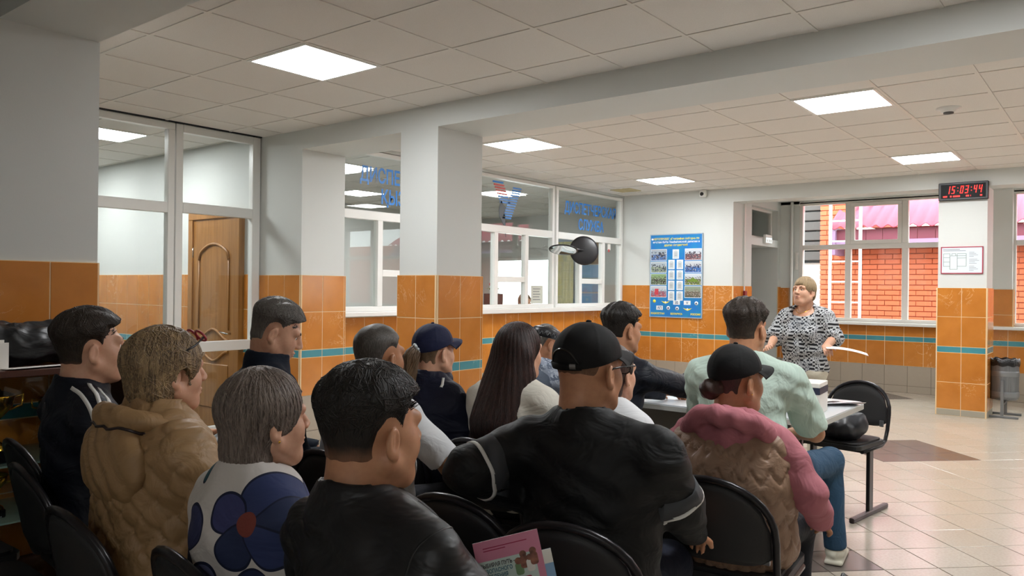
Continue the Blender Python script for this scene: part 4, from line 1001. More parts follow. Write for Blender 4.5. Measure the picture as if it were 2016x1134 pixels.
def person(pos, th, hy, label, chair_label=None, female=False, pitch=0, roll=0, lean=.02, w=1., f=1., sw=None, skin_m='skin_warm',
           top='shirt', top_m='black', sleeve='long', collar=None, fold=.004, quilt=None, trouser_m='black', hair=None, hair_m='hair_black', locks=None,
           arms=None, armw=None, legs=None, stand=False, face=False, cap=None, wide=1., hands=(), name_top=None, hs=None, neckfwd=.035, after=None, shoe_m='black_gloss', chair_rz=None, fade=None, hoff=0., hg=.004, off=.016, sl_r=1., seat_dy=.07):
    th_ = math.radians(th); Lw = Rz(-th_)                       # local -> world
    hs = hs or (.95 if female else 1.0); hx, hy0, H = pos
    C = V3(-hoff, lean+neckfwd, H-.124*hs); N = V3(-hoff, lean, C[2]-.165*hs)
    Rh = Rz(-math.radians(hy-th)) @ Rx(math.radians(pitch)) @ Ry(math.radians(roll))
    hipz = .76 if stand else .56; Hc = V3(0, 0, hipz)
    sw = sw or (.150 if female else .172); nr = .050 if female else .060
    topp = C+Rh @ V3(0, -.016, .036)*hs
    org = np.array((hx, hy0, 0))-Lw @ V3(topp[0], topp[1], 0)
    loc = lambda p: Lw.T @ (np.array(p, float)-org)
    T = (N-Hc)*V3(0, 1, 1); at_ = lambda t: Hc+T*t
    A = {}
    for i, q in enumerate((-1, 1)):
        S = V3(q*sw*w, N[1]-.01, N[2]-.062); E = S+V3(q*.055, .05, -.27); W = V3(q*.10, .30, hipz+.12)
        if stand: W = E+V3(0, .1, -.22)
        key = 'LR'[i]
        if arms and key in arms: E, W = (V3(*arms[key][0]), V3(*arms[key][1]))
        if armw and key in armw: E, W = loc(armw[key][0]), loc(armw[key][1])
        A[key] = (S, E, W, q)
    Lg = {}
    for i, q in enumerate((-1, 1)):
        h_ = V3(q*.085, .02, hipz-.02)
        k_, a_ = (V3(q*.09, .01, hipz-.36), V3(q*.085, -.01, .09)) if stand else (V3(q*.13, .43, .52), V3(q*.13, .40, .09))
        key = 'LR'[i]
        if legs and key in legs: k_, a_ = loc(legs[key][0]), loc(legs[key][1])
        Lg[key] = (h_, k_, a_, q)
    def torso(s, o, kk=.05):
        s.ell(Hc+V3(0, -.005, .03), (.165*w+o, .128*f+o, .13+o), kk)
        s.ell(at_(.38)+V3(0, .012*f, 0), (.150*w*f**.5+o, .118*f+o, .17+o), kk)
        s.ell(at_(.70)+V3(0, .0, 0), (.158*w+o, .112*f**.6+o, .17+o), kk)
        s.cap(V3(-sw*w*.86, N[1]-.012, N[2]-.065), V3(sw*w*.86, N[1]-.012, N[2]-.065), .056+o, .056+o, kk)
        for q in (-1, 1): s.cap(N+V3(0, -.02, .035), V3(q*sw*w*.75, N[1]-.015, N[2]-.03), .042+o*.8, .04+o, .04)
        if female:
            for q in (-1, 1): s.ell(at_(.62)+V3(q*.068, .10, 0), (.06+o, .055+o, .06+o), .03)
    # --- body: torso and limbs, fine arms and hands where shown, fine head
    b = Sdf(); torso(b, -.006)
    for S, E, W, q in A.values(): b.cap(S, E, .046, .038, .03); b.cap(E, W, .038, .027, .02)
    for h_, k_, a_, q in Lg.values(): b.cap(h_, k_, .075, .055, .03); b.cap(k_, a_, .05, .036, .02); b.cap(a_, a_+V3(0, .13, -.04), .032, .026, .02)
    parts = [b.mesh(.014)]
    for key in 'LR':
        S, E, W, q = A[key]; s = Sdf()
        s.cap(S+(E-S)*.4, E, .043, .039, .02); s.cap(E, W, .040, .027, .02)
        d = (W-E)/np.linalg.norm(W-E); hd = dict(hands)[key] if key in dict(hands) else None
        if hd: add_hand(s, W+d*.005, Lw.T @ V3(*hd[0]), Lw.T @ V3(*hd[1]), q, hd[2], .93 if female else 1)
        else: add_hand(s, W+d*.005, d+V3(0, .2, 0), V3(q*.2, 0, 1), q, .5, .93 if female else 1)
        parts.append(s.mesh(.0055 if key in dict(hands) else .008))
    nk = Rh.T @ (N-V3(0, 0, .02)-C)/hs
    hsd = head_sdf(female, nk, nr/hs, wide)
    tf = lambda vf: ((vf[0]*hs) @ Rh.T+C, vf[1])
    hm = hsd.mesh(hg); parts.append(tf((relax(*hm, 1), hm[1])))
    P = np_obj('person', parts, skin_m); P.location = org; P.rotation_euler = (0, 0, -th_); tag(P, label, 'person')
    # --- top
    def make_top(o, slv, dy=None):
        s = Sdf(); torso(s, o)
        for S, E, W, q in A.values():
            r1, r2_, r3 = (.052+o)*sl_r, (.044+o)*sl_r, (.034+o*.8)*sl_r
            if slv == 'long': s.cap(S, E, r1, r2_, .035); s.cap(E, W, r2_, r3, .025, cut=1.0)
            elif slv == 'short': s.cap(S, E, r1, r2_+.006, .035, cut=.86)
            elif slv == 'half': s.cap(S, E, r1, r2_+.004, .035); s.cap(E, E+(W-E)*.3, r2_+.004, r2_, .02, cut=1.)
            elif slv == 'none': pass
        if collar in ('stand', 'high', 'polo'):
            hgt = {'stand': .062, 'high': .085, 'polo': .045}[collar]
            s.cap(N+V3(0, -.012, -.01), N+V3(0, .004, hgt), nr+.040, nr+.030, .015, cut=1.0)
        elif collar == 'crew': s.cap(N+V3(0, -.012, -.0), N+V3(0, .0, .024), nr+.032, nr+.022, .012, cut=1.)
        s.cutp(lambda Q: (hipz-(.10 if not stand else .12)+.01*np.sin(Q[..., 0]*30))-Q[..., 2] - (Q[..., 1] > .12)*(.0), .006)
        if dy is None:
            if fold: s.disp(lambda Q: fold*wav(Q*V3(1, 1, 1.6), 26, th)+fold*.6*np.sin((Q[..., 2]+.5*Q[..., 0])*70+3*wav(Q, 9, 2)))
            if quilt: s.disp(quilt)
        rr = nr+.012
        s.cap(N+V3(0, -.008, .012), N+V3(0, .03, .25), rr, rr+.01, .004, 's')
        if collar == 'scoop': s.ell(N+V3(0, .05, .0), (.095, .085, .06), .01, 's')
        elif collar == 'stand' or collar == 'polo': s.ell(N+V3(0, .095, .07), (.022, .06, .07), .01, 's')
        return s
    TS = make_top(off, sleeve); tm = TS.mesh(.0075); tm = (relax(*tm, 1), tm[1])
    to = np_obj(name_top or top, [tm], top_m, P)
    # --- trousers and shoes
    s = Sdf(); s.ell(Hc+V3(0, .0, 0), (.172*w, .135*f, .12), .04)
    for h_, k_, a_, q in Lg.values(): s.cap(h_, k_, .092, .07, .03); s.cap(k_, a_, .068, .055, .03, cut=1.02)
    s.cutp(lambda Q: Q[..., 2]-(hipz+.08), .01); s.disp(lambda Q: .004*wav(Q, 28, 3)); np_obj('trousers', [s.mesh(.011)], trouser_m, P)
    for h_, k_, a_, q in Lg.values():
        s = Sdf(); s.ell(V3(a_[0], a_[1]+.08, a_[2]-.045), (.045, .14, .045), .02); s.cap(a_, a_+V3(0, .0, -.03), .044, .05, .02); s.box(V3(a_[0], a_[1]+.075, a_[2]-.078), (.046, .14, .012), .01, .01)
        zf = a_[2]-.09; s.cutp(lambda Q: zf+.001-Q[..., 2], .003); np_obj('shoe', [s.mesh(.009)], shoe_m, P)
    # --- hair
    if hair:
        hh = hair.mesh(.004) if not isinstance(hair, list) else None
        prt = [tf((relax(*hh, 1), hh[1]))]
        if locks: prt += [tf(q) for q in locks(hair)]
        if fade:                                   # clipped nape: hair colour thins into skin towards the neck
            hair_m = hair_m+'_clipped_'+str(len(MATS)); m = Mat(hair_m, fade[0], .5, 0, .4); n = m.noise((420, 420, 34), 3)
            m.mix(m.ramp(n, .42, .68)*.5, fade[1]); zz = m.xyz()[2]; m.mix(m.ramp(zz+m.noise(50, 2)*.02, C[2]+fade[3], C[2]+fade[3]-.065)*.92, fade[2]); m.bump(n, .3, .002)
        np_obj('hair', prt, hair_m, P)
    if face:
        for q in (-1, 1):
            e = np_obj('eye', [tf(sphere(V3(q*.0305, .0735, .006), .0125))], 'eye_white', P); np_obj('iris', [tf(sphere(V3(q*.0305-.001, .0818, .0055), .0056))], 'iris', e)
            lid = MB().tube([tuple(V3(q*(.018+.026*t), .0865-.012*t*t, .0115+.003*math.sin(math.pi*t))) for t in np.linspace(0, 1, 7)], .0036, 6)
            v = np.array(lid.v); np_obj('eyelid', [tf((v, np.array([x for x in lid.f if len(x) == 4])))], skin_m, e)
            br = MB().tube([tuple(V3(q*(.014+.036*t), .0945-.017*t*t, .026+.006*math.sin(math.pi*t*.9))) for t in np.linspace(0, 1, 7)], [.0035]*5+[.0025, .001], 6)
            v = np.array(br.v); np_obj('eyebrow', [tf((v, np.array([x for x in br.f if len(x) == 4])))], 'brow', P)
        s = Sdf(); s.ell((0, .0948, -.0575), (.0205, .0105, .0045), .003); s.ell((0, .0928, -.0685), (.018, .0115, .005), .003); s.ell((0, .112, -.0632), (.02, .012, .0016), .002, 's')
        np_obj('lips', [tf(s.mesh(.002))], 'lips', P)
    if cap: cap(P, tf, wide)
    if after: after(P, tf, TS, A, N, C, loc, Lw)
    if chair_label:
        rz = -th if chair_rz is None else chair_rz
        c = org+Lw @ V3(0, seat_dy, 0); chair(c[0], c[1], rz, chair_label)
    return P
def sphere(c, r, nu=12, nv=8):
    b = MB().ball(c, r, nu, nv); return np.array(b.v), np.array(b.f)
def ballcap(mat, tilt=0, strap=True, bill=True, bl=.066, logo=False):
    def fn(P, tf, wide):
        w_ = .077*wide+.013; s = Sdf(); t = math.radians(tilt)
        s.ell((0, -.016, .042), (w_, .110, .098), .01); s.cutp(lambda Q: .030+.27*Q[..., 1]-Q[..., 2], .003)
        s.disp(lambda Q: .0012*wav(Q, 60, 1)-.0016*np.exp(-((np.sin(3*np.arctan2(Q[..., 0], Q[..., 1]+.016)))**2)*90)*(Q[..., 2] > .05))
        m_ = s.mesh(.0042); rot = lambda v: (v @ Rx(t).T)
        cr = np_obj('cap', [tf((rot(relax(*m_, 1)), m_[1]))], mat, P)
        bt = sphere(V3(0, -.016, .141), (.009, .009, .005)); np_obj('button', [tf((rot(bt[0]), bt[1]))], mat, cr)
        if bill:
            v = []; f_ = []; nu, nv = 17, 6
            for lay in (0, 1):
                for i in range(nu):
                    u = -1+2*i/(nu-1); a = u*math.radians(70)
                    ix, iy = (w_+.001)*math.sin(a), -.016+.111*math.cos(a); iz = .030+.27*iy
                    for j in range(nv):
                        q = j/(nv-1); ext = bl*(1-.30*abs(u)**2.5)*math.cos(a*.55)
                        v.append((ix*(1+.04*q), iy+ext*q, iz+.004+.05*q*.27-.030*q*q*.5-.022*u*u*q-(.004 if lay else 0)))
            n = nu*nv
            for lay in (0, 1):
                for i in range(nu-1):
                    for j in range(nv-1):
                        q = [lay*n+i*nv+j, lay*n+(i+1)*nv+j, lay*n+(i+1)*nv+j+1, lay*n+i*nv+j+1]; f_.append(q[::-1] if lay == 0 else q)
            for i in range(nu-1): f_.append([i*nv+nv-1, (i+1)*nv+nv-1, n+(i+1)*nv+nv-1, n+i*nv+nv-1])
            for j in range(nv-1): f_.append([j, j+1, n+j+1, n+j]); f_.append([(nu-1)*nv+j+1, (nu-1)*nv+j, n+(nu-1)*nv+j, n+(nu-1)*nv+j+1])
            v = np.array(v); np_obj('brim', [tf((rot(v), np.array(f_)))], mat, cr)
        if strap:
            pth = lerp_path([(.055, -.1, .012), (.02, -.125, .006), (-.02, -.125, .006), (-.055, -.1, .012)], 16)
            r_ = ribbon(s, pth, .018, .003); np_obj('strap', [tf((rot(r_[0]), r_[1]))], mat, cr)
            bk = ribbon(s, lerp_path([(.03, -.123, .010), (.046, -.115, .011)], 5), .014, .006); np_obj('buckle', [tf((rot(bk[0]), bk[1]))], 'steel_grey', cr)
            arc = lerp_path([(.045, -.1, .02), (.03, -.12, .048), (0, -.126, .058), (-.03, -.12, .048), (-.045, -.1, .02)], 18)
            ar = ribbon(s, arc, .006, .001); np_obj('opening_binding', [tf((rot(ar[0]), ar[1]))], 'black_gloss', cr)
    return fn
def crown_seeds(c, r, ymax=.05, zmin=.0, back=False):
    def fn(rg, n):
        out = []
        while len(out) < n:
            d = rg.normal(0, 1, 3); d /= np.linalg.norm(d); p = np.array(c)+d*np.array(r)
            if p[2] > zmin and p[1] < ymax: out.append(p)
        return np.array(out)
    return fn
def earring(P, tf, C=None, q=1, w_=.073, mat='gold', hoop=False):
    if hoop:
        b = MB().tube([(q*(w_+.008), -.004+.008*math.cos(a), -.052+.009*math.sin(a)) for a in np.linspace(0, 2*math.pi, 13)[:-1]], .0013, 6, closed=True)
        np_obj('earring', [tf((np.array(b.v), np.array(b.f)))], mat, P)
    else: np_obj('earring', [tf(sphere(V3(q*(w_+.010), -.006, -.042), .0035, 8, 6))], mat, P)
hairmat('hair_stub', '6a4c3a', '8a6a52', .5, .6)
# cloth
cloth('jacket_black', '131315', .45, .5, (7, 7, 13), spec=.4); cloth('polo_black', '101112', .6, .45, (8, 8, 12)); cloth('navy_knit', '0f1a28', .85, .3, (7, 7, 9))
cloth('navy_track', '0b0f1c', .6, .5, (8, 8, 12)); cloth('navy_jacket', '10152a', .6, .5); cloth('white_tee', 'd8dadc', .8, .4); cloth('cream_knit', 'dcd8cc', .9, .35)
cloth('mint_polo', 'bcd0c4', .8, .5, (7, 7, 12)); m = MATS['mint_polo']; m.bump(m.noise((9, 9, 6), 3, 'Object', .5, 1.2), .7, .04)
cloth('dark_bomber', '171b26', .5, .5); cloth('beige_puffer', '9c7c56', .5, .35, (14, 14, 14), dk='866a46', spec=.45); cloth('taupe_vest', '9a7c66', .5, .4, (14, 14, 14), dk='866a56', spec=.45)
cloth('pink_fleece', 'b4717a', .85, .5, (10, 10, 10), dk='a0606a'); cloth('jeans', '31506a', .8, .5, (12, 12, 9), dk='26425c'); cloth('dark_trousers', '17181e', .8); cloth('navy_trousers', '151b2c', .8); cloth('cream_trousers', 'c6c0ae', .8)
cloth('cap_black', '121213', .8, .15); cloth('cap_navy', '171d3c', .75, .15); plain('stripe_white', 'd6d6d2', .7); plain('stripe_grey', '3c3e42', .7)
m = cloth('camo_shirt', '8c95a4', .8, .4); m.mix(m.ramp(m.noise(16, 3), .48, .52), '5c6676'); m.mix(m.ramp(m.noise(24, 2, 'Object', .5, 2), .55, .58), 'aab2be')
cloth('grey_vest', '4c5664', .7, .5)
m = cloth('print_blouse', 'b2b4b6', .8, .25)                        # black and white patterned blouse
x, y, z = m.xyz(); n = m.noise(7, 2)
bands = ((z*190+n*4).sin()).gt(.0); dots = m.voro(85, rnd=.35).lt(.40); tri = ((x*190).sin()*(z*210).sin()).gt(.10)
sel = (x*13+n*3).frac(); m.mix(bands*sel.lt(.3), '18191c'); m.mix(dots*sel.gt(.3)*sel.lt(.65), '1a1b1f'); m.mix(tri*sel.gt(.65), '141518'); m.mix(m.ramp(m.noise(5, 2), .55, .6)*.25, '5c6470')
# flower blouse: petals set out around flower centres on the back, in the person's own frame
m = cloth('flower_blouse', 'c9c4bf', .75, .3)
x, y, z = m.xyz()
def petal(cx, cz, ang, L, W_, col):
    a = math.radians(ang); ca, sa = math.cos(a), math.sin(a); px, pz = cx+ca*L*.55, cz+sa*L*.55
    dx, dz = x-px, z-pz; u = (dx*ca+dz*sa)/(L*.5); v_ = (dx*sa*-1+dz*ca)/(W_*.5); r_ = u*u+v_*v_*(u*-.45+1).mx(.45)
    m.mix(r_.lt(1.12), '1a2038'); m.mix(r_.lt(.9), col)
def flower(cx, cz, s_, a0, cols, n_, core):
    for k in range(n_): petal(cx, cz, a0+k*360/n_, .17*s_, .13*s_, cols[k % len(cols)])
    if core: dx, dz = x-cx, z-cz; m.mix((dx*dx+dz*dz).lt((.042*s_)**2), core)
flower(.15, .885, .64, 25, ('26304e', '2f3a62', '3a3e68'), 5, '7a3c34')
flower(-.07, .79, .66, 60, ('34385a', '565a7a', '26304e'), 3, None); flower(.27, 1.03, .5, 60, ('6a6a9c', '23505c', '8a8ab4'), 4, None); flower(-.08, 1.01, .40, 160, ('26304e', '23505c'), 3, None)
flower(.06, .66, .7, 200, ('26304e', '565a7a'), 4, '7a3c34'); flower(.20, .70, .55, 10, ('23505c', '26304e'), 3, None)

def bob(c=(0, -.02, .036), r=(.094, .116, .106), low=((0, -.048, -.055), (.084, .074, .08)), ymax=.05, fringe=.075, slope=.5, bottom=-.14, ear=False):
    s = Sdf(); s.ell(c, r, .02); s.ell(low[0], low[1], .03)
    s.cutp(lambda Q: np.maximum(np.minimum(Q[..., 1]-(ymax+slope*np.minimum(Q[..., 2], .05)), fringe-Q[..., 2]), bottom-Q[..., 2]), .012)
    if ear:
        for q in (-1, 1): s.ell((q*.1, .012, -.03), (.05, .030, .055), .012, 's')
    s.disp(lambda Q: .0007*np.sin(np.arctan2(Q[..., 0], Q[..., 1]+.02)*46+3*wav(Q, 18, 3))+.006*wav(Q, 30, 3)); return s

# ---- P1 foreground man in the black jacket
def a1(P, tf, TS, A, N, C, loc, Lw):
    np_obj('zip', [ribbon(TS, lerp_path([N+V3(.0, .10, .05), N+V3(.0, .14, -.06), N+V3(0, .17, -.2)], 14), .008, .002)], 'steel_grey', P)
    S, E, W, q = A['R']
    np_obj('seam', [ribbon(TS, lerp_path([N+V3(.07, .03, .02), S+V3(-.01, .03, .05), S+V3(.0, -.05, .03), S+V3(-.01, -.1, -.1)], 20), .004, .0)], 'black', P)
person((-1.240, 1.080, 1.243), 0, 8, 'black-haired man in a black zip jacket beside the woman in the flower blouse', 'black chair under the man in the black zip jacket',
       wide=1.10, w=1.02, f=1.2, hoff=.05, hg=.003, top='jacket', top_m='jacket_black', collar='stand', hair=short_hair(.010, .018, wide=1.10, side=.006, nape=.0), fade=('14110f', '2a2420', 'a87658', -.005), hair_m='hair_black', locks=crop(1500, wide=1.1), trouser_m='dark_trousers', lean=-.02, seat_dy=.10, after=a1, fold=.005,
       arms={'R': ((.30, .06, .74), (.14, .32, .68))}, hs=1.0)
# ---- P2 woman in the flower blouse
h2 = bob((0, -.018, .036), (.096, .115, .108), ((0, -.055, -.07), (.078, .068, .09)), .055, .07, .55, -.175)
person((-1.68, 1.12, 1.203), 6, 10, 'woman with ash grey bob in a white blouse with large navy flowers', 'black chair under the woman in the flower blouse', female=True, skin_m='skin_fair', w=1.02, f=1.2, seat_dy=.10, pitch=2,
       top='blouse', top_m='flower_blouse', sleeve='half', collar='crew', hair=h2, hair_m='hair_ash', trouser_m='dark_trousers', fold=.003, lean=-.02, wide=1.08,
       locks=lambda s: [strands(s, 1300, 13, .017, crown_seeds((0, -.018, .036), (.096, .115, .108), .06, -.02), .0008, .0017, .8, .22, 5, .35)],
       after=lambda P, tf, *a: earring(P, tf, w_=.079))
# ---- P3 woman in the beige puffer jacket
h3 = bob((0, -.022, .036), (.100, .122, .112), ((0, -.05, -.05), (.086, .078, .075)), .062, .06, .5, -.125, ear=True)
def a3(P, tf, TS, A, N, C, loc, Lw):
    s = Sdf()                                                        # hood lying on the back
    s.ell(N+V3(0, -.118, -.085), (.175, .06, .125), .015); s.ring(N+V3(0, -.02, .015), .122, .030, Rx(-.3), .02, sx=1.08, sy=1.0); s.cap(N+V3(0, -.01, .02), N+V3(0, .03, .2), .075, .085, .01, 's')
    s.disp(lambda Q: .004*wav(Q, 60, 4)+.003*np.sin(Q[..., 0]*90+Q[..., 2]*60+4*wav(Q, 20))); hd = s.mesh(.008); np_obj('hood', [(relax(*hd, 1), hd[1])], 'beige_puffer', P)
    np_obj('hood_zip', [ribbon(s, lerp_path([N+V3(.14, -.05, .02), N+V3(.08, -.13, .01), N+V3(-.08, -.13, .01), N+V3(-.14, -.05, .02)], 24), .007, .004)], 'brown_tube', P)
    sg = MB().tube([(.03+.028*math.cos(a_), .088-.012*math.sin(a_), .112+.016*math.sin(a_)) for a_ in np.linspace(0, 2*math.pi, 12)[:-1]], .004, 6, closed=True)
    for sgn in (1, -1):
        v = np.array(sg.v)*V3(sgn, 1, 1); np_obj('sunglass_rim', [tf((v, np.array(sg.f)))], 'flower_red', P)
    tm_ = MB().tube([(.056, .088, .11), (.088, .045, .085), (.096, -.01, .06)], .003, 6); np_obj('sunglass_temple', [tf((np.array(tm_.v), np.array([q for q in tm_.f if len(q) == 4])))], 'black_gloss', P)
    earring(P, tf, w_=.075, hoop=True)
q3 = lambda Q: .008*(np.exp(-(np.sin((Q[..., 0]+.75*Q[..., 2])*50)/.3)**2)+np.exp(-(np.sin((Q[..., 0]-.75*Q[..., 2])*50)/.3)**2))-.005+.004*wav(Q, 60, 2)
person((-2.235, 1.162, 1.278), 2, 6, 'woman with blonde highlighted hair in a beige quilted hooded jacket', 'black chair under the woman in the beige jacket', female=True, skin_m='skin_fair', w=1.30, f=1.22, top='jacket', top_m='beige_puffer',
       collar='high', hair=h3, hair_m='hair_blonde', quilt=q3, trouser_m='dark_trousers', off=.028, lean=-.01, seat_dy=.05, after=a3, wide=1.06, arms={'R': ((.27, .06, .76), (.12, .3, .68))},
       locks=lambda s: [strands(s, 1300, 10, .018, crown_seeds((0, -.022, .036), (.100, .122, .112), .09, -.02), .0008, .0018, .5, .45, 8, .5)])
# ---- P4 man with three stripes
def a4(P, tf, TS, A, N, C, loc, Lw):
    for q in ('L', 'R'):
        S, E, W, g = A[q]
        for k in (-1, 0, 1): np_obj('stripe', [ribbon(TS, lerp_path([N+V3(g*.06, -.015+.028*k, .03), S+V3(-g*.03, .028*k, .07), S+V3(g*.06, .028*k, .02), S+(E-S)*.5+V3(g*.07, .028*k, 0), E+V3(g*.06, .028*k, 0)], 30), .013, .001)], 'stripe_white', P)
    np_obj('emblem', [ribbon(TS, lerp_path([N+V3(-.09, -.09, -.02), N+V3(-.06, -.1, -.015)], 5), .012, .001)], 'stripe_white', P)
person((-2.884, 1.222, 1.313), 6, 14, 'man with short dark hair in a dark navy track jacket with three white stripes', 'black chair under the man in the striped track jacket', top='jacket', top_m='navy_track', collar='stand', pitch=4, face=True,
       hair=short_hair(.012, .020, amp=.003, nape=.006), fade=('2a221c', '4a3e34', 'b98a70', -.025), hair_m='hair_soft', locks=crop(1000), trouser_m='dark_trousers', lean=-.02, seat_dy=.10, w=1.08, after=a4, skin_m='skin_fair')
# ---- hidden neighbour beyond him
person((-3.52, 1.83, 1.20), 8, 14, 'person in dark clothes half hidden behind the man in the striped jacket', None, top='jacket', top_m='jacket_black', collar='stand', hair=short_hair(.012, .016), trouser_m='dark_trousers', hs=.92)
# ---- P5 grey-haired man looking down
person((-2.832, 1.965, 1.346), 18, 36, 'grey-haired man in a navy half-zip sweater looking down beside the glass partition', 'black chair under the man in the navy sweater', top='sweater', top_m='navy_knit', collar='high', pitch=-22, face=True, lean=.05, w=1.18, f=1.15,
       hair=short_hair(.010, .016, line=.07, amp=.003, seed=4, nape=.004), fade=('5a5652', '8c8880', 'c0947c', -.04), hair_m='hair_grey', locks=crop(1000), trouser_m='dark_trousers', skin_m='skin_fair', wide=1.04)
# ---- P6 man in white T-shirt
person((-2.347, 2.095, 1.262), -4, -2, 'man with cropped grey hair in a white T-shirt', 'black chair under the man in the white T-shirt', top='t_shirt', top_m='white_tee', sleeve='short', collar='crew', hair=short_hair(.006, .007, amp=.001, line=.07), fade=('3c3834', '77726c', '9a6c4e', -.02), hair_m='hair_salt', trouser_m='dark_trousers', skin_m='skin_tan', w=1.12, f=1.1, lean=.02, wide=1.04,
       arms={'R': ((.33, .10, .74), (.2, .32, .66))})
# ---- P7 woman with navy cap and ponytail
def a7(P, tf, TS, A, N, C, loc, Lw):
    s = Sdf(); pts = lerp_path([(0, -.118, .018), (-.004, -.15, -.02), (-.008, -.155, -.10), (-.004, -.145, -.19), (.0, -.135, -.27)], 9); rr = [.018, .026, .030, .031, .030, .027, .023, .017, .009]
    for i in range(8): s.cap(pts[i], pts[i+1], rr[i], rr[i+1], .02)
    s.disp(lambda Q: .003*np.sin(Q[..., 0]*260+2*wav(Q, 20))); m_ = s.mesh(.004); np_obj('ponytail', [tf((relax(*m_, 1), m_[1])), tf(strands(s, 60, 12, .018, lambda rg, n: np.array((0, -.14, -.0))+rg.normal(0, .016, (n, 3)), .001, .003, 1.2, .05, 4, .1))], 'hair_dkblond', P)
    pr_ = [tf(sphere(V3(.0+.022*math.cos(a), -.128-.008*math.sin(a*2), .02+.02*math.sin(a)), .0085, 8, 6)) for a in np.linspace(0, 6.283, 11)[:-1]]
    np_obj('scrunchie', pr_, 'poster_grey', P)
    cl_ = Sdf(); cl_.ring(N+V3(0, .0, .02), .085, .028, Rx(.25), .02); cl_.disp(lambda Q: .004*wav(Q, 50, 3)); m_ = cl_.mesh(.007); np_obj('folded_hood', [(relax(*m_, 1), m_[1])], 'navy_jacket', P)
    np_obj('piping', [ribbon(TS, lerp_path([N+V3(.07, .02, .01), N+V3(.1, .0, -.01), N+V3(.13, -.03, -.02)], 10), .012, .002)], 'stripe_white', P)
person((-2.524, 2.593, 1.239), 2, 4, 'woman in a navy baseball cap and navy jacket with a light brown ponytail', 'black chair under the woman with the ponytail', female=True, skin_m='skin_fair', top='jacket', top_m='navy_jacket', collar='stand', cap=ballcap('cap_navy', 0, False), hair=short_hair(.008, .004, True, line=.04, nape=-.01), hair_m='hair_dkblond', trouser_m='dark_trousers', w=1.15, f=1.1, after=a7)
# ---- P8 woman with long dark hair
s8 = Sdf(); s8.ell((0, -.018, .036), (.092, .114, .104), .02); s8.cap((0, -.055, -.02), (0, -.185, -.30), .092, .085, .04, sq=(1.3, .75, 1)); s8.cap((.07, -.05, -.10), (.115, -.17, -.32), .055, .035, .03); s8.cap((-.06, -.06, -.12), (-.09, -.20, -.40), .055, .03, .03); s8.cap((.01, -.15, -.28), (-.01, -.215, -.41), .065, .03, .03)
s8.cutp(lambda Q: np.minimum(Q[..., 1]-(.045+.45*np.minimum(Q[..., 2], .05)), .075-Q[..., 2]), .01); s8.disp(lambda Q: .0008*np.sin(np.arctan2(Q[..., 0], Q[..., 1]+.02)*36+2.5*wav(Q, 14, 3))+.004*wav(Q*V3(1,1,.3), 24, 3))
person((-2.061, 2.641, 1.262), 2, 8, 'woman with long dark auburn hair in a cream sweater', 'black chair under the woman with long hair', female=True, skin_m='skin_fair', top='sweater', top_m='cream_knit', collar='crew', hair=s8, hair_m='hair_auburn', trouser_m='dark_trousers', w=1.22, f=1.2, lean=.03,
       locks=lambda s: [strands(s, 1600, 21, .024, crown_seeds((0, -.018, .036), (.092, .114, .104), .05, .02), .0008, .0016, 1.3, .12, 9, .2)])
# ---- P9 man with the skullcap
def a9(P, tf, TS, A, N, C, loc, Lw):
    b = MB().lathe([(.088, .035), (.092, .04), (.090, .085), (.075, .10), (.04, .112), (.0001, .116)], (0, 0, 0), 26); v = np.array(b.v)*V3(.93, 1.16, 1)+V3(0, -.016, 0); c_ = np_obj('skullcap', [tf((v, np.array(b.f)))], 'black_plastic', P)
    for k in range(12):
        a = k*math.pi/6; q = MB().tube([(.0862*math.cos(a+t), .1075*math.sin(a+t)-.016, .06+.012*math.sin(t*24)) for t in np.linspace(0, .42, 9)], .0022, 4); np_obj('embroidery', [tf((np.array(q.v), np.array([x_ for x_ in q.f if len(x_) == 4])))], 'steel_grey', c_)
    s = Sdf(); T_ = N
    s.ell(V3(0, N[1]*.7-.0, N[2]-.17), (.2, .155, .19), .04); s.cap(V3(-.12, N[1]-.015, N[2]-.06), V3(.12, N[1]-.015, N[2]-.06), .077, .077, .04); s.ell(V3(0, .01, .72), (.19, .155, .2), .05); s.cap(N+V3(0, 0, .0), N+V3(0, .03, .2), .075, .08, .01, 's'); s.disp(lambda Q: .004*wav(Q, 40, 2))
    m_ = s.mesh(.009); np_obj('waistcoat', [(relax(*m_, 1), m_[1])], 'grey_vest', P)
person((-3.055, 4.215, 1.177), 6, 26, 'man in a black embroidered skullcap and grey waistcoat leaning forward', 'black chair under the man in the skullcap', top='shirt', top_m='camo_shirt', collar='stand', pitch=-14, lean=.14, hair=short_hair(.005, .002, line=.04), hair_m='hair_salt', trouser_m='dark_trousers', skin_m='skin_tan', after=a9, w=1.05, neckfwd=.05)
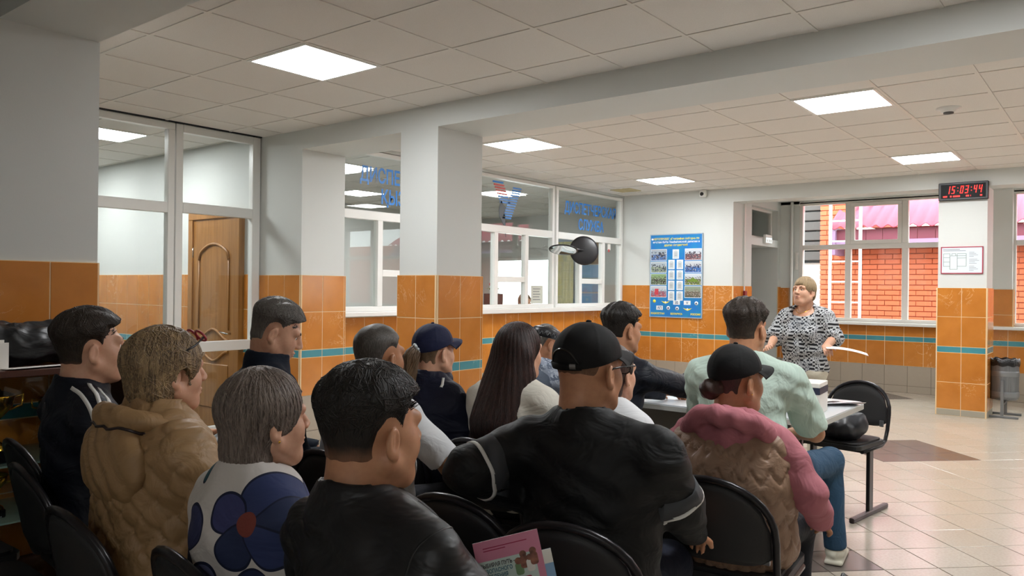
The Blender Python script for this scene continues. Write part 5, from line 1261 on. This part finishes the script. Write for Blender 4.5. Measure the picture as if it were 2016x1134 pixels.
# ---- P10 man in the black cap and black polo, arm over the next chair
def a10(P, tf, TS, A, N, C, loc, Lw):
    for q in ('L', 'R'):
        S, E, W, g = A[q]; d = E-S; L = np.linalg.norm(d); d = d/L; o = np.cross(d, (0, 0, 1)); o /= np.linalg.norm(o); p2 = np.cross(d, o)
        for t, wd, mt in ((.80, .011, 'stripe_white'), (.66, .05, 'stripe_grey')):
            ring_ = [S+d*L*t+(o*math.cos(a)+p2*math.sin(a))*.075 for a in np.linspace(0, 2*math.pi, 33)]; np_obj('sleeve_band', [ribbon(TS, ring_, wd, .002)], mt, P)
    b = MB().tube([(.084, .105, .012), (.092, .05, .014), (.092, -.005, .012), (.088, -.025, -.002)], .0028, 6); fr_ = np_obj('glasses', [tf((np.array(b.v), np.array([x_ for x_ in b.f if len(x_) == 4])))], 'black_gloss', P)
    for g in (-1, 1):
        q = MB().tube([(g*.036+.026*math.cos(a), .112, .002+.018*math.sin(a)) for a in np.linspace(0, 6.283, 15)[:-1]], .002, 6, closed=True); np_obj('lens_rim', [tf((np.array(q.v), np.array(q.f)))], 'black_gloss', fr_)
    b = MB().tube([(-.084, .105, .012), (-.092, .05, .014), (-.092, -.005, .012)], .0028, 6); np_obj('temple', [tf((np.array(b.v), np.array([x_ for x_ in b.f if len(x_) == 4])))], 'black_gloss', fr_)
person((-1.235, 1.906, 1.308), -14, 8, 'man in black cap, glasses and black polo, one arm over the next chair', 'black chair under the man in the black cap and glasses', top='polo_shirt', top_m='polo_black', sleeve='long', collar='polo', cap=ballcap('cap_black', -4), wide=1.06,
       hair=short_hair(.002, .002, line=.04, wide=1.06, amp=.0005), hair_m='hair_stub', trouser_m='navy_trousers', w=1.16, f=1.15, lean=.0, hoff=.02, armw={'L': ((-1.47, 1.66, .90), (-1.42, 1.86, .80)), 'R': ((-1.0, 2.04, .80), (-1.06, 2.24, .68))}, hg=.003, after=a10, skin_m='skin_warm', sl_r=1.12,
       hands=(('L', ((.7, .5, -.5), (.2, -.5, .8), .5)),), fold=.005)
# ---- P11 woman half hidden behind him
person((-1.665, 2.765, 1.19), 4, 6, 'woman with dark hair and white top, half hidden behind the black-capped man', 'black chair under the woman with tied-back dark hair', female=True, skin_m='skin_fair', top='top', top_m='white_tee', collar='crew', hair=bob((0, -.02, .036), (.086, .110, .098), ((0, -.05, -.06), (.07, .06, .075)), .05, .075, .5, -.13, ear=True), hair_m='hair_brown', trouser_m='dark_trousers',
       after=lambda P, tf, *a: earring(P, tf))
# ---- P12 man at the table, dark jacket
person((-2.150, 3.655, 1.325), 8, 22, 'man with short black hair in a dark jacket resting his elbow on the table', 'black chair under the man in the dark jacket at the table', top='jacket', top_m='dark_bomber', collar='stand', lean=.12, hair=short_hair(.012, .020, amp=.003, nape=.012), hair_m='hair_black', locks=crop(900), trouser_m='dark_trousers', w=1.1, neckfwd=.045,
       armw={'R': ((-1.80, 4.02, .86), (-1.95, 4.25, .80)), 'L': ((-2.38, 3.95, .85), (-2.2, 4.25, .80))}, pitch=-3)
# ---- P13 man in the mint polo and jeans
def a13(P, tf, TS, A, N, C, loc, Lw): pass
m = plain('trainer', 'd0ccba', .6)
person((-1.430, 3.589, 1.362), -8, 6, 'man with dark hair in a mint polo shirt and blue jeans at the table', 'black chair under the man in the mint polo', top='polo_shirt', top_m='mint_polo', sleeve='short', collar='polo', lean=.10, w=1.2, f=1.1, hair=short_hair(.012, .022, amp=.004, seed=2, nape=.006), fade=('2e2620', '54463a', 'b07e5e', -.02), hair_m='hair_soft', locks=crop(1100, m_=6, jit=.7), trouser_m='jeans', skin_m='skin_warm', shoe_m='trainer',
       armw={'R': ((-1.165, 3.80, .745), (-1.34, 3.99, .70)), 'L': ((-1.70, 3.72, .75), (-1.55, 3.98, .71))}, legs={'R': ((-1.215, 4.20, .54), (-1.20, 4.26, .09)), 'L': ((-1.56, 4.15, .54), (-1.60, 4.2, .09))}, sl_r=1.15, fold=.005, wide=1.02)
# ---- P14 woman in black cap, pink hoodie, quilted vest
def a14(P, tf, TS, A, N, C, loc, Lw):
    bn = Sdf(); bn.ell((-.012, -.128, -.028), (.034, .034, .036), .02); bn.cap((-.0, -.1, -.02), (-.01, -.12, -.03), .03, .03, .02); bn.disp(lambda Q: .003*np.sin(Q[..., 0]*150+Q[..., 2]*150+2*wav(Q, 30))); m_ = bn.mesh(.004); np_obj('hair_bun', [tf((relax(*m_, 1), m_[1]))], 'hair_brown', P)
    s = Sdf(); s.ring(N+V3(0, -.045, -.03), .135, .034, Rx(-.62), .02, sx=1.02, sy=1.1); s.ell(N+V3(0, -.10, .0), (.10, .04, .085), .02, R=Rx(-.3)); s.cap(N+V3(0, -.01, .03), N+V3(0, .03, .2), .064, .07, .01, 's')
    s.disp(lambda Q: .006*wav(Q, 38, 5)+.004*np.sin(Q[..., 0]*70+3*wav(Q, 14))); m_ = s.mesh(.007); np_obj('hood', [(relax(*m_, 1), m_[1])], 'pink_fleece', P)
    v_ = Sdf(); Tz = N[2]
    v_.ell(V3(0, N[1]*.7-.012, Tz-.17), (.215, .165, .18), .04); v_.cap(V3(-.125, N[1]-.02, Tz-.08), V3(.125, N[1]-.02, Tz-.08), .092, .092, .04); v_.ell(V3(0, .01, .70), (.215, .165, .22), .06); v_.ell(V3(0, .02, .55), (.225, .165, .14), .05)
    v_.cap(N+V3(0, -.01, .0), N+V3(0, .03, .2), .085, .09, .01, 's')
    for q in (-1, 1): v_.cap(A['LR'[(q+1)//2]][0]+V3(q*.055, .0, -.02), A['LR'[(q+1)//2]][0]+V3(q*.3, .0, -.04), .055, .12, .01, 's')
    def onion(Q):
        u = np.arctan2(Q[..., 0], -Q[..., 1]-.0)*.24*13/1.0; z = Q[..., 2]*13
        r_ = np.floor(z); fu = u+.5*(r_ % 2); a = np.abs((fu % 1)-.5)*2; b = z-r_
        e = np.minimum(np.abs(b-(.15+.55*a**1.6)), .35); return .010*np.exp(-(e/.10)**2)-.006+.003*wav(Q, 45, 2)
    v_.disp(onion); m_ = v_.mesh(.0065); np_obj('quilted_vest', [m_], 'taupe_vest', P)
    earring(P, tf)
person((-1.112, 2.690, 1.214), -6, 24, 'woman in a black baseball cap, pink hoodie and beige quilted vest', 'black chair under the woman in the quilted vest', female=True, skin_m='skin_tan', top='hoodie', top_m='pink_fleece', collar='crew', cap=ballcap('cap_black', -3, False), hair=short_hair(.007, .003, True, line=.04), hair_m='hair_brown', trouser_m='dark_trousers', w=1.10, f=1.1, lean=.02, seat_dy=.04, fold=.006, off=.010,
       armw={'R': ((-.84, 2.68, .74), (-.865, 2.90, .60)), 'L': ((-1.4, 2.72, .75), (-1.22, 2.98, .64))}, after=a14, sl_r=1.12, hands=(('R', ((-.3, .8, -.2), (.6, .1, .7), .7)),))
# ---- P15 the standing speaker
h15 = bob((0, -.016, .040), (.088, .110, .100), ((0, -.05, -.035), (.07, .062, .06)), .058, .058, .55, -.075, ear=True)
def a15(P, tf, TS, A, N, C, loc, Lw):
    b = MB().tube([tuple(N+V3(.062*math.sin(a),   .015+.088*math.cos(a), .018-.04*math.cos(a)**2*(math.cos(a) > 0))) for a in np.linspace(-2.2, 2.2, 25)], .0022, 6); np_obj('necklace', [(np.array(b.v), np.array([x_ for x_ in b.f if len(x_) == 4]))], 'gold', P)
    earring(P, tf); earring(P, tf, q=-1)
person((-2.115, 6.60, 1.535), 186, 196, 'standing woman with short fair hair in a black and white patterned blouse', None, female=True, stand=True, skin_m='skin_fair', top='blouse', top_m='print_blouse', sleeve='half', collar='scoop', hair=h15, hair_m='hair_sandy', trouser_m='cream_trousers', w=1.08, f=1.1, pitch=8, face=True, wide=1.0, hs=.95, after=a15, lean=.0, neckfwd=.03, sl_r=1.22, sw=.148,
       locks=lambda s: [strands(s, 700, 8, .016, crown_seeds((0, -.016, .040), (.088, .110, .100), .1, .0), .0006, .0014, .6, .12, 11, .25)],
       armw={'L': ((-1.885, 6.60, 1.04), (-1.88, 6.38, .99)), 'R': ((-2.36, 6.57, 1.03), (-2.31, 6.34, .97))}, hands=(('L', ((.35, -.8, -.15), (-.2, .1, 1), .75)), ('R', ((.2, -1, .1), (-.5, .2, .9), .45))))
# ---- P16 dispatcher at her desk
person((-6.78, 8.83, 1.34), 100, 110, 'woman sitting at the desk behind the dispatch glass', None, female=True, skin_m='skin_fair', top='top', top_m='dark_bomber', hair=bob(), hair_m='hair_dkblond', hs=.93)
oc = chair(-6.86, 8.83, -95, 'black chair under the woman at the dispatch desk')

# ================================================================ loose things near the audience
# speaker's paper in her hand
n = 10; v = []; f = []
for i in range(n+1):
    for j in range(3): t = i/n; v.append((.0+.30*t, (j-1)*.05, .03*t-.06*t*t))
for i in range(n):
    for j in range(2): f.append((i*3+j, (i+1)*3+j, (i+1)*3+j+1, i*3+j+1))
o = MB().add(v, f, True).build('paper_strip', 'paper'); o.location = (-1.85, 6.28, .985); o.rotation_euler = (.12, .05, .35); s_ = o.modifiers.new('t', 'SOLIDIFY'); s_.thickness = .0015; tag(o, 'folded white papers held out by the standing woman', 'paper')
# brochure in the hand of the foreground man
plain('brochure_pink', 'd78aa4', .5); plain('brochure_crimson', 'a82850', .5); plain('brochure_teal', '4a7a88', .5); plain('brochure_mint', 'cfe0d8', .5); plain('brochure_figure', 'a8705a', .6, nz=(60, '5a3a34', 1)); plain('brochure_green', '7a9a70', .5)
br = thing('brochure', 'pink and white printed brochure beside the man in the black zip jacket', 'brochure')
br.matrix_world = frame_mat((-1.105, 1.335, .645), (.78, .62, .30), (-.10, -.12, .98))
MB().box(0, .148, 0, .21, -.001, 0).build('sheet', 'brochure_mint', br); MB().box(0, .148, .165, .21, 0, .0006).build('header_band', 'brochure_pink', br); MB().box(.132, .148, 0, .165, 0, .0006).build('side_band', 'brochure_pink', br)
Tm = lambda x_, y_, z_=.0008: Matrix.Translation((x_, y_, z_))
for i, s in enumerate(('ВЫБИРАЯ ПУТЬ –', 'БЕЗОПАСНОГО', 'ПОВЕДЕНИЯ')): text_obj('title_line', s, .0125, Tm(.006, .150-i*.013), 'brochure_teal' if i else 'shutter_grey', br, .0003, depth=.0002, sx=.75)
MB().prism(rrect(.004, .115, .103, .113, .004), 0, .0008).build('crimson_bar', 'brochure_crimson', br); MB().prism(rrect(.004, .125, .066, .074, .003), 0, .0008).build('teal_bar', 'brochure_teal', br)
for i, (x_, y_, r_) in enumerate(((.092, .150, .008), (.105, .163, .008), (.118, .153, .007), (.128, .166, .008))):
    MB().prism(rrect(x_-.009, x_+.009, y_-.032, y_-.004, .006), 0, .0009+.0001*i).build('figure_body', ('brochure_green', 'brochure_figure', 'paper', 'brochure_figure')[i], br); MB().lathe([(.0001, .0013+.0001*i), (r_, .0013+.0001*i)], (x_, y_, 0), 12).build('figure_head', 'brochure_figure', br)
b = MB()
for k in range(5): b.box(.035, .1, .078+k*.005, .0795+k*.005, 0, .0007)
b.build('text_lines', 'plan_text', br); MB().prism(rrect(.01, .026, .078, .1, .005), 0, .0009).build('figure_body', 'brochure_figure', br); MB().box(.1, .125, .02, .055, 0, .0008).build('booklet_picture', 'curtain_yellow', br)
for i in range(2): MB().box(.02, .12-.05*i, .192-i*.006, .194-i*.006, .0006, .001).build('header_text', 'brochure_crimson', br)
b2 = thing('leaflet', 'light blue leaflet held behind the pink brochure', 'brochure'); b2.matrix_world = frame_mat((-1.085, 1.36, .60), (.78, .62, .30), (-.10, -.12, .98))
MB().box(0, .148, 0, .21, -.001, 0).build('sheet', 'calendar_blue', b2); MB().box(0, .148, .178, .21, 0, .0006).build('header_band', 'paper', b2)
# bag on the empty chair
s = Sdf(); s.ell((0, 0, .075), (.15, .13, .085), .03); s.ell((.07, .02, .11), (.09, .09, .06), .03); s.cutp(lambda Q: .002-Q[..., 2], .004); s.disp(lambda Q: .012*wav(Q, 30, 2)+.005*wav(Q, 70, 1)); m_ = s.mesh(.008)
plain('bag_nylon', '24262c', .45); bg = np_obj('bag', [(relax(*m_, 1), m_[1])], 'bag_nylon'); bg.location = (-1.46, 5.27, .474); tag(bg, 'crumpled dark nylon bag on the empty chair at the table end', 'bag')
# black handbag hanging beside the woman in the vest
s = Sdf(); s.box((0, 0, .14), (.06, .14, .14), .04, .02); s.disp(lambda Q: .006*wav(Q, 30, 2)); m_ = s.mesh(.009); hb = np_obj('handbag', [(relax(*m_, 1), m_[1])], 'bag_nylon'); hb.location = (-.80, 2.95, .0); tag(hb, 'black handbag on the floor beside the woman in the quilted vest', 'bag')
t_ = MB().tube([(0, -.1, .26), (0, -.08, .36), (0, 0, .4), (0, .08, .36), (0, .1, .26)], .008, 6); t_.build('strap', 'black_plastic', hb)
# clothes and papers on the cabinet
s = Sdf(); s.ell((0, 0, .09), (.17, .42, .10), .03); s.ell((.02, -.2, .13), (.14, .2, .09), .03); s.ell((.03, .18, .12), (.13, .17, .07), .03); s.cutp(lambda Q: .001-Q[..., 2], .004); s.disp(lambda Q: .014*wav(Q*V3(1, .7, 1), 30, 2)+.008*wav(Q, 62, 1)); m_ = s.mesh(.008)
jk = np_obj('jacket', [(relax(*m_, 1), m_[1])], 'jacket_black'); jk.location = (-3.95, 1.28, 1.05); tag(jk, 'crumpled black jacket lying on the trophy cabinet', 'jacket')
pb = thing('paper_stack', 'upright stack of white papers beside the black jacket on the cabinet', 'paper', (-3.74, 1.13, 1.05), .2)
for k in range(4): MB().box(-.02+k*.009, -.014+k*.009, -.1+k*.012, .1+k*.014, 0, .15-k*.012).build('sheet', 'paper', pb)
sheet('paper_sheet', -3.735, 1.37, 1.05, .1, .26, .05, 'thin white paper strip at the cabinet edge under the jacket', 'paper', 'paper', .004)
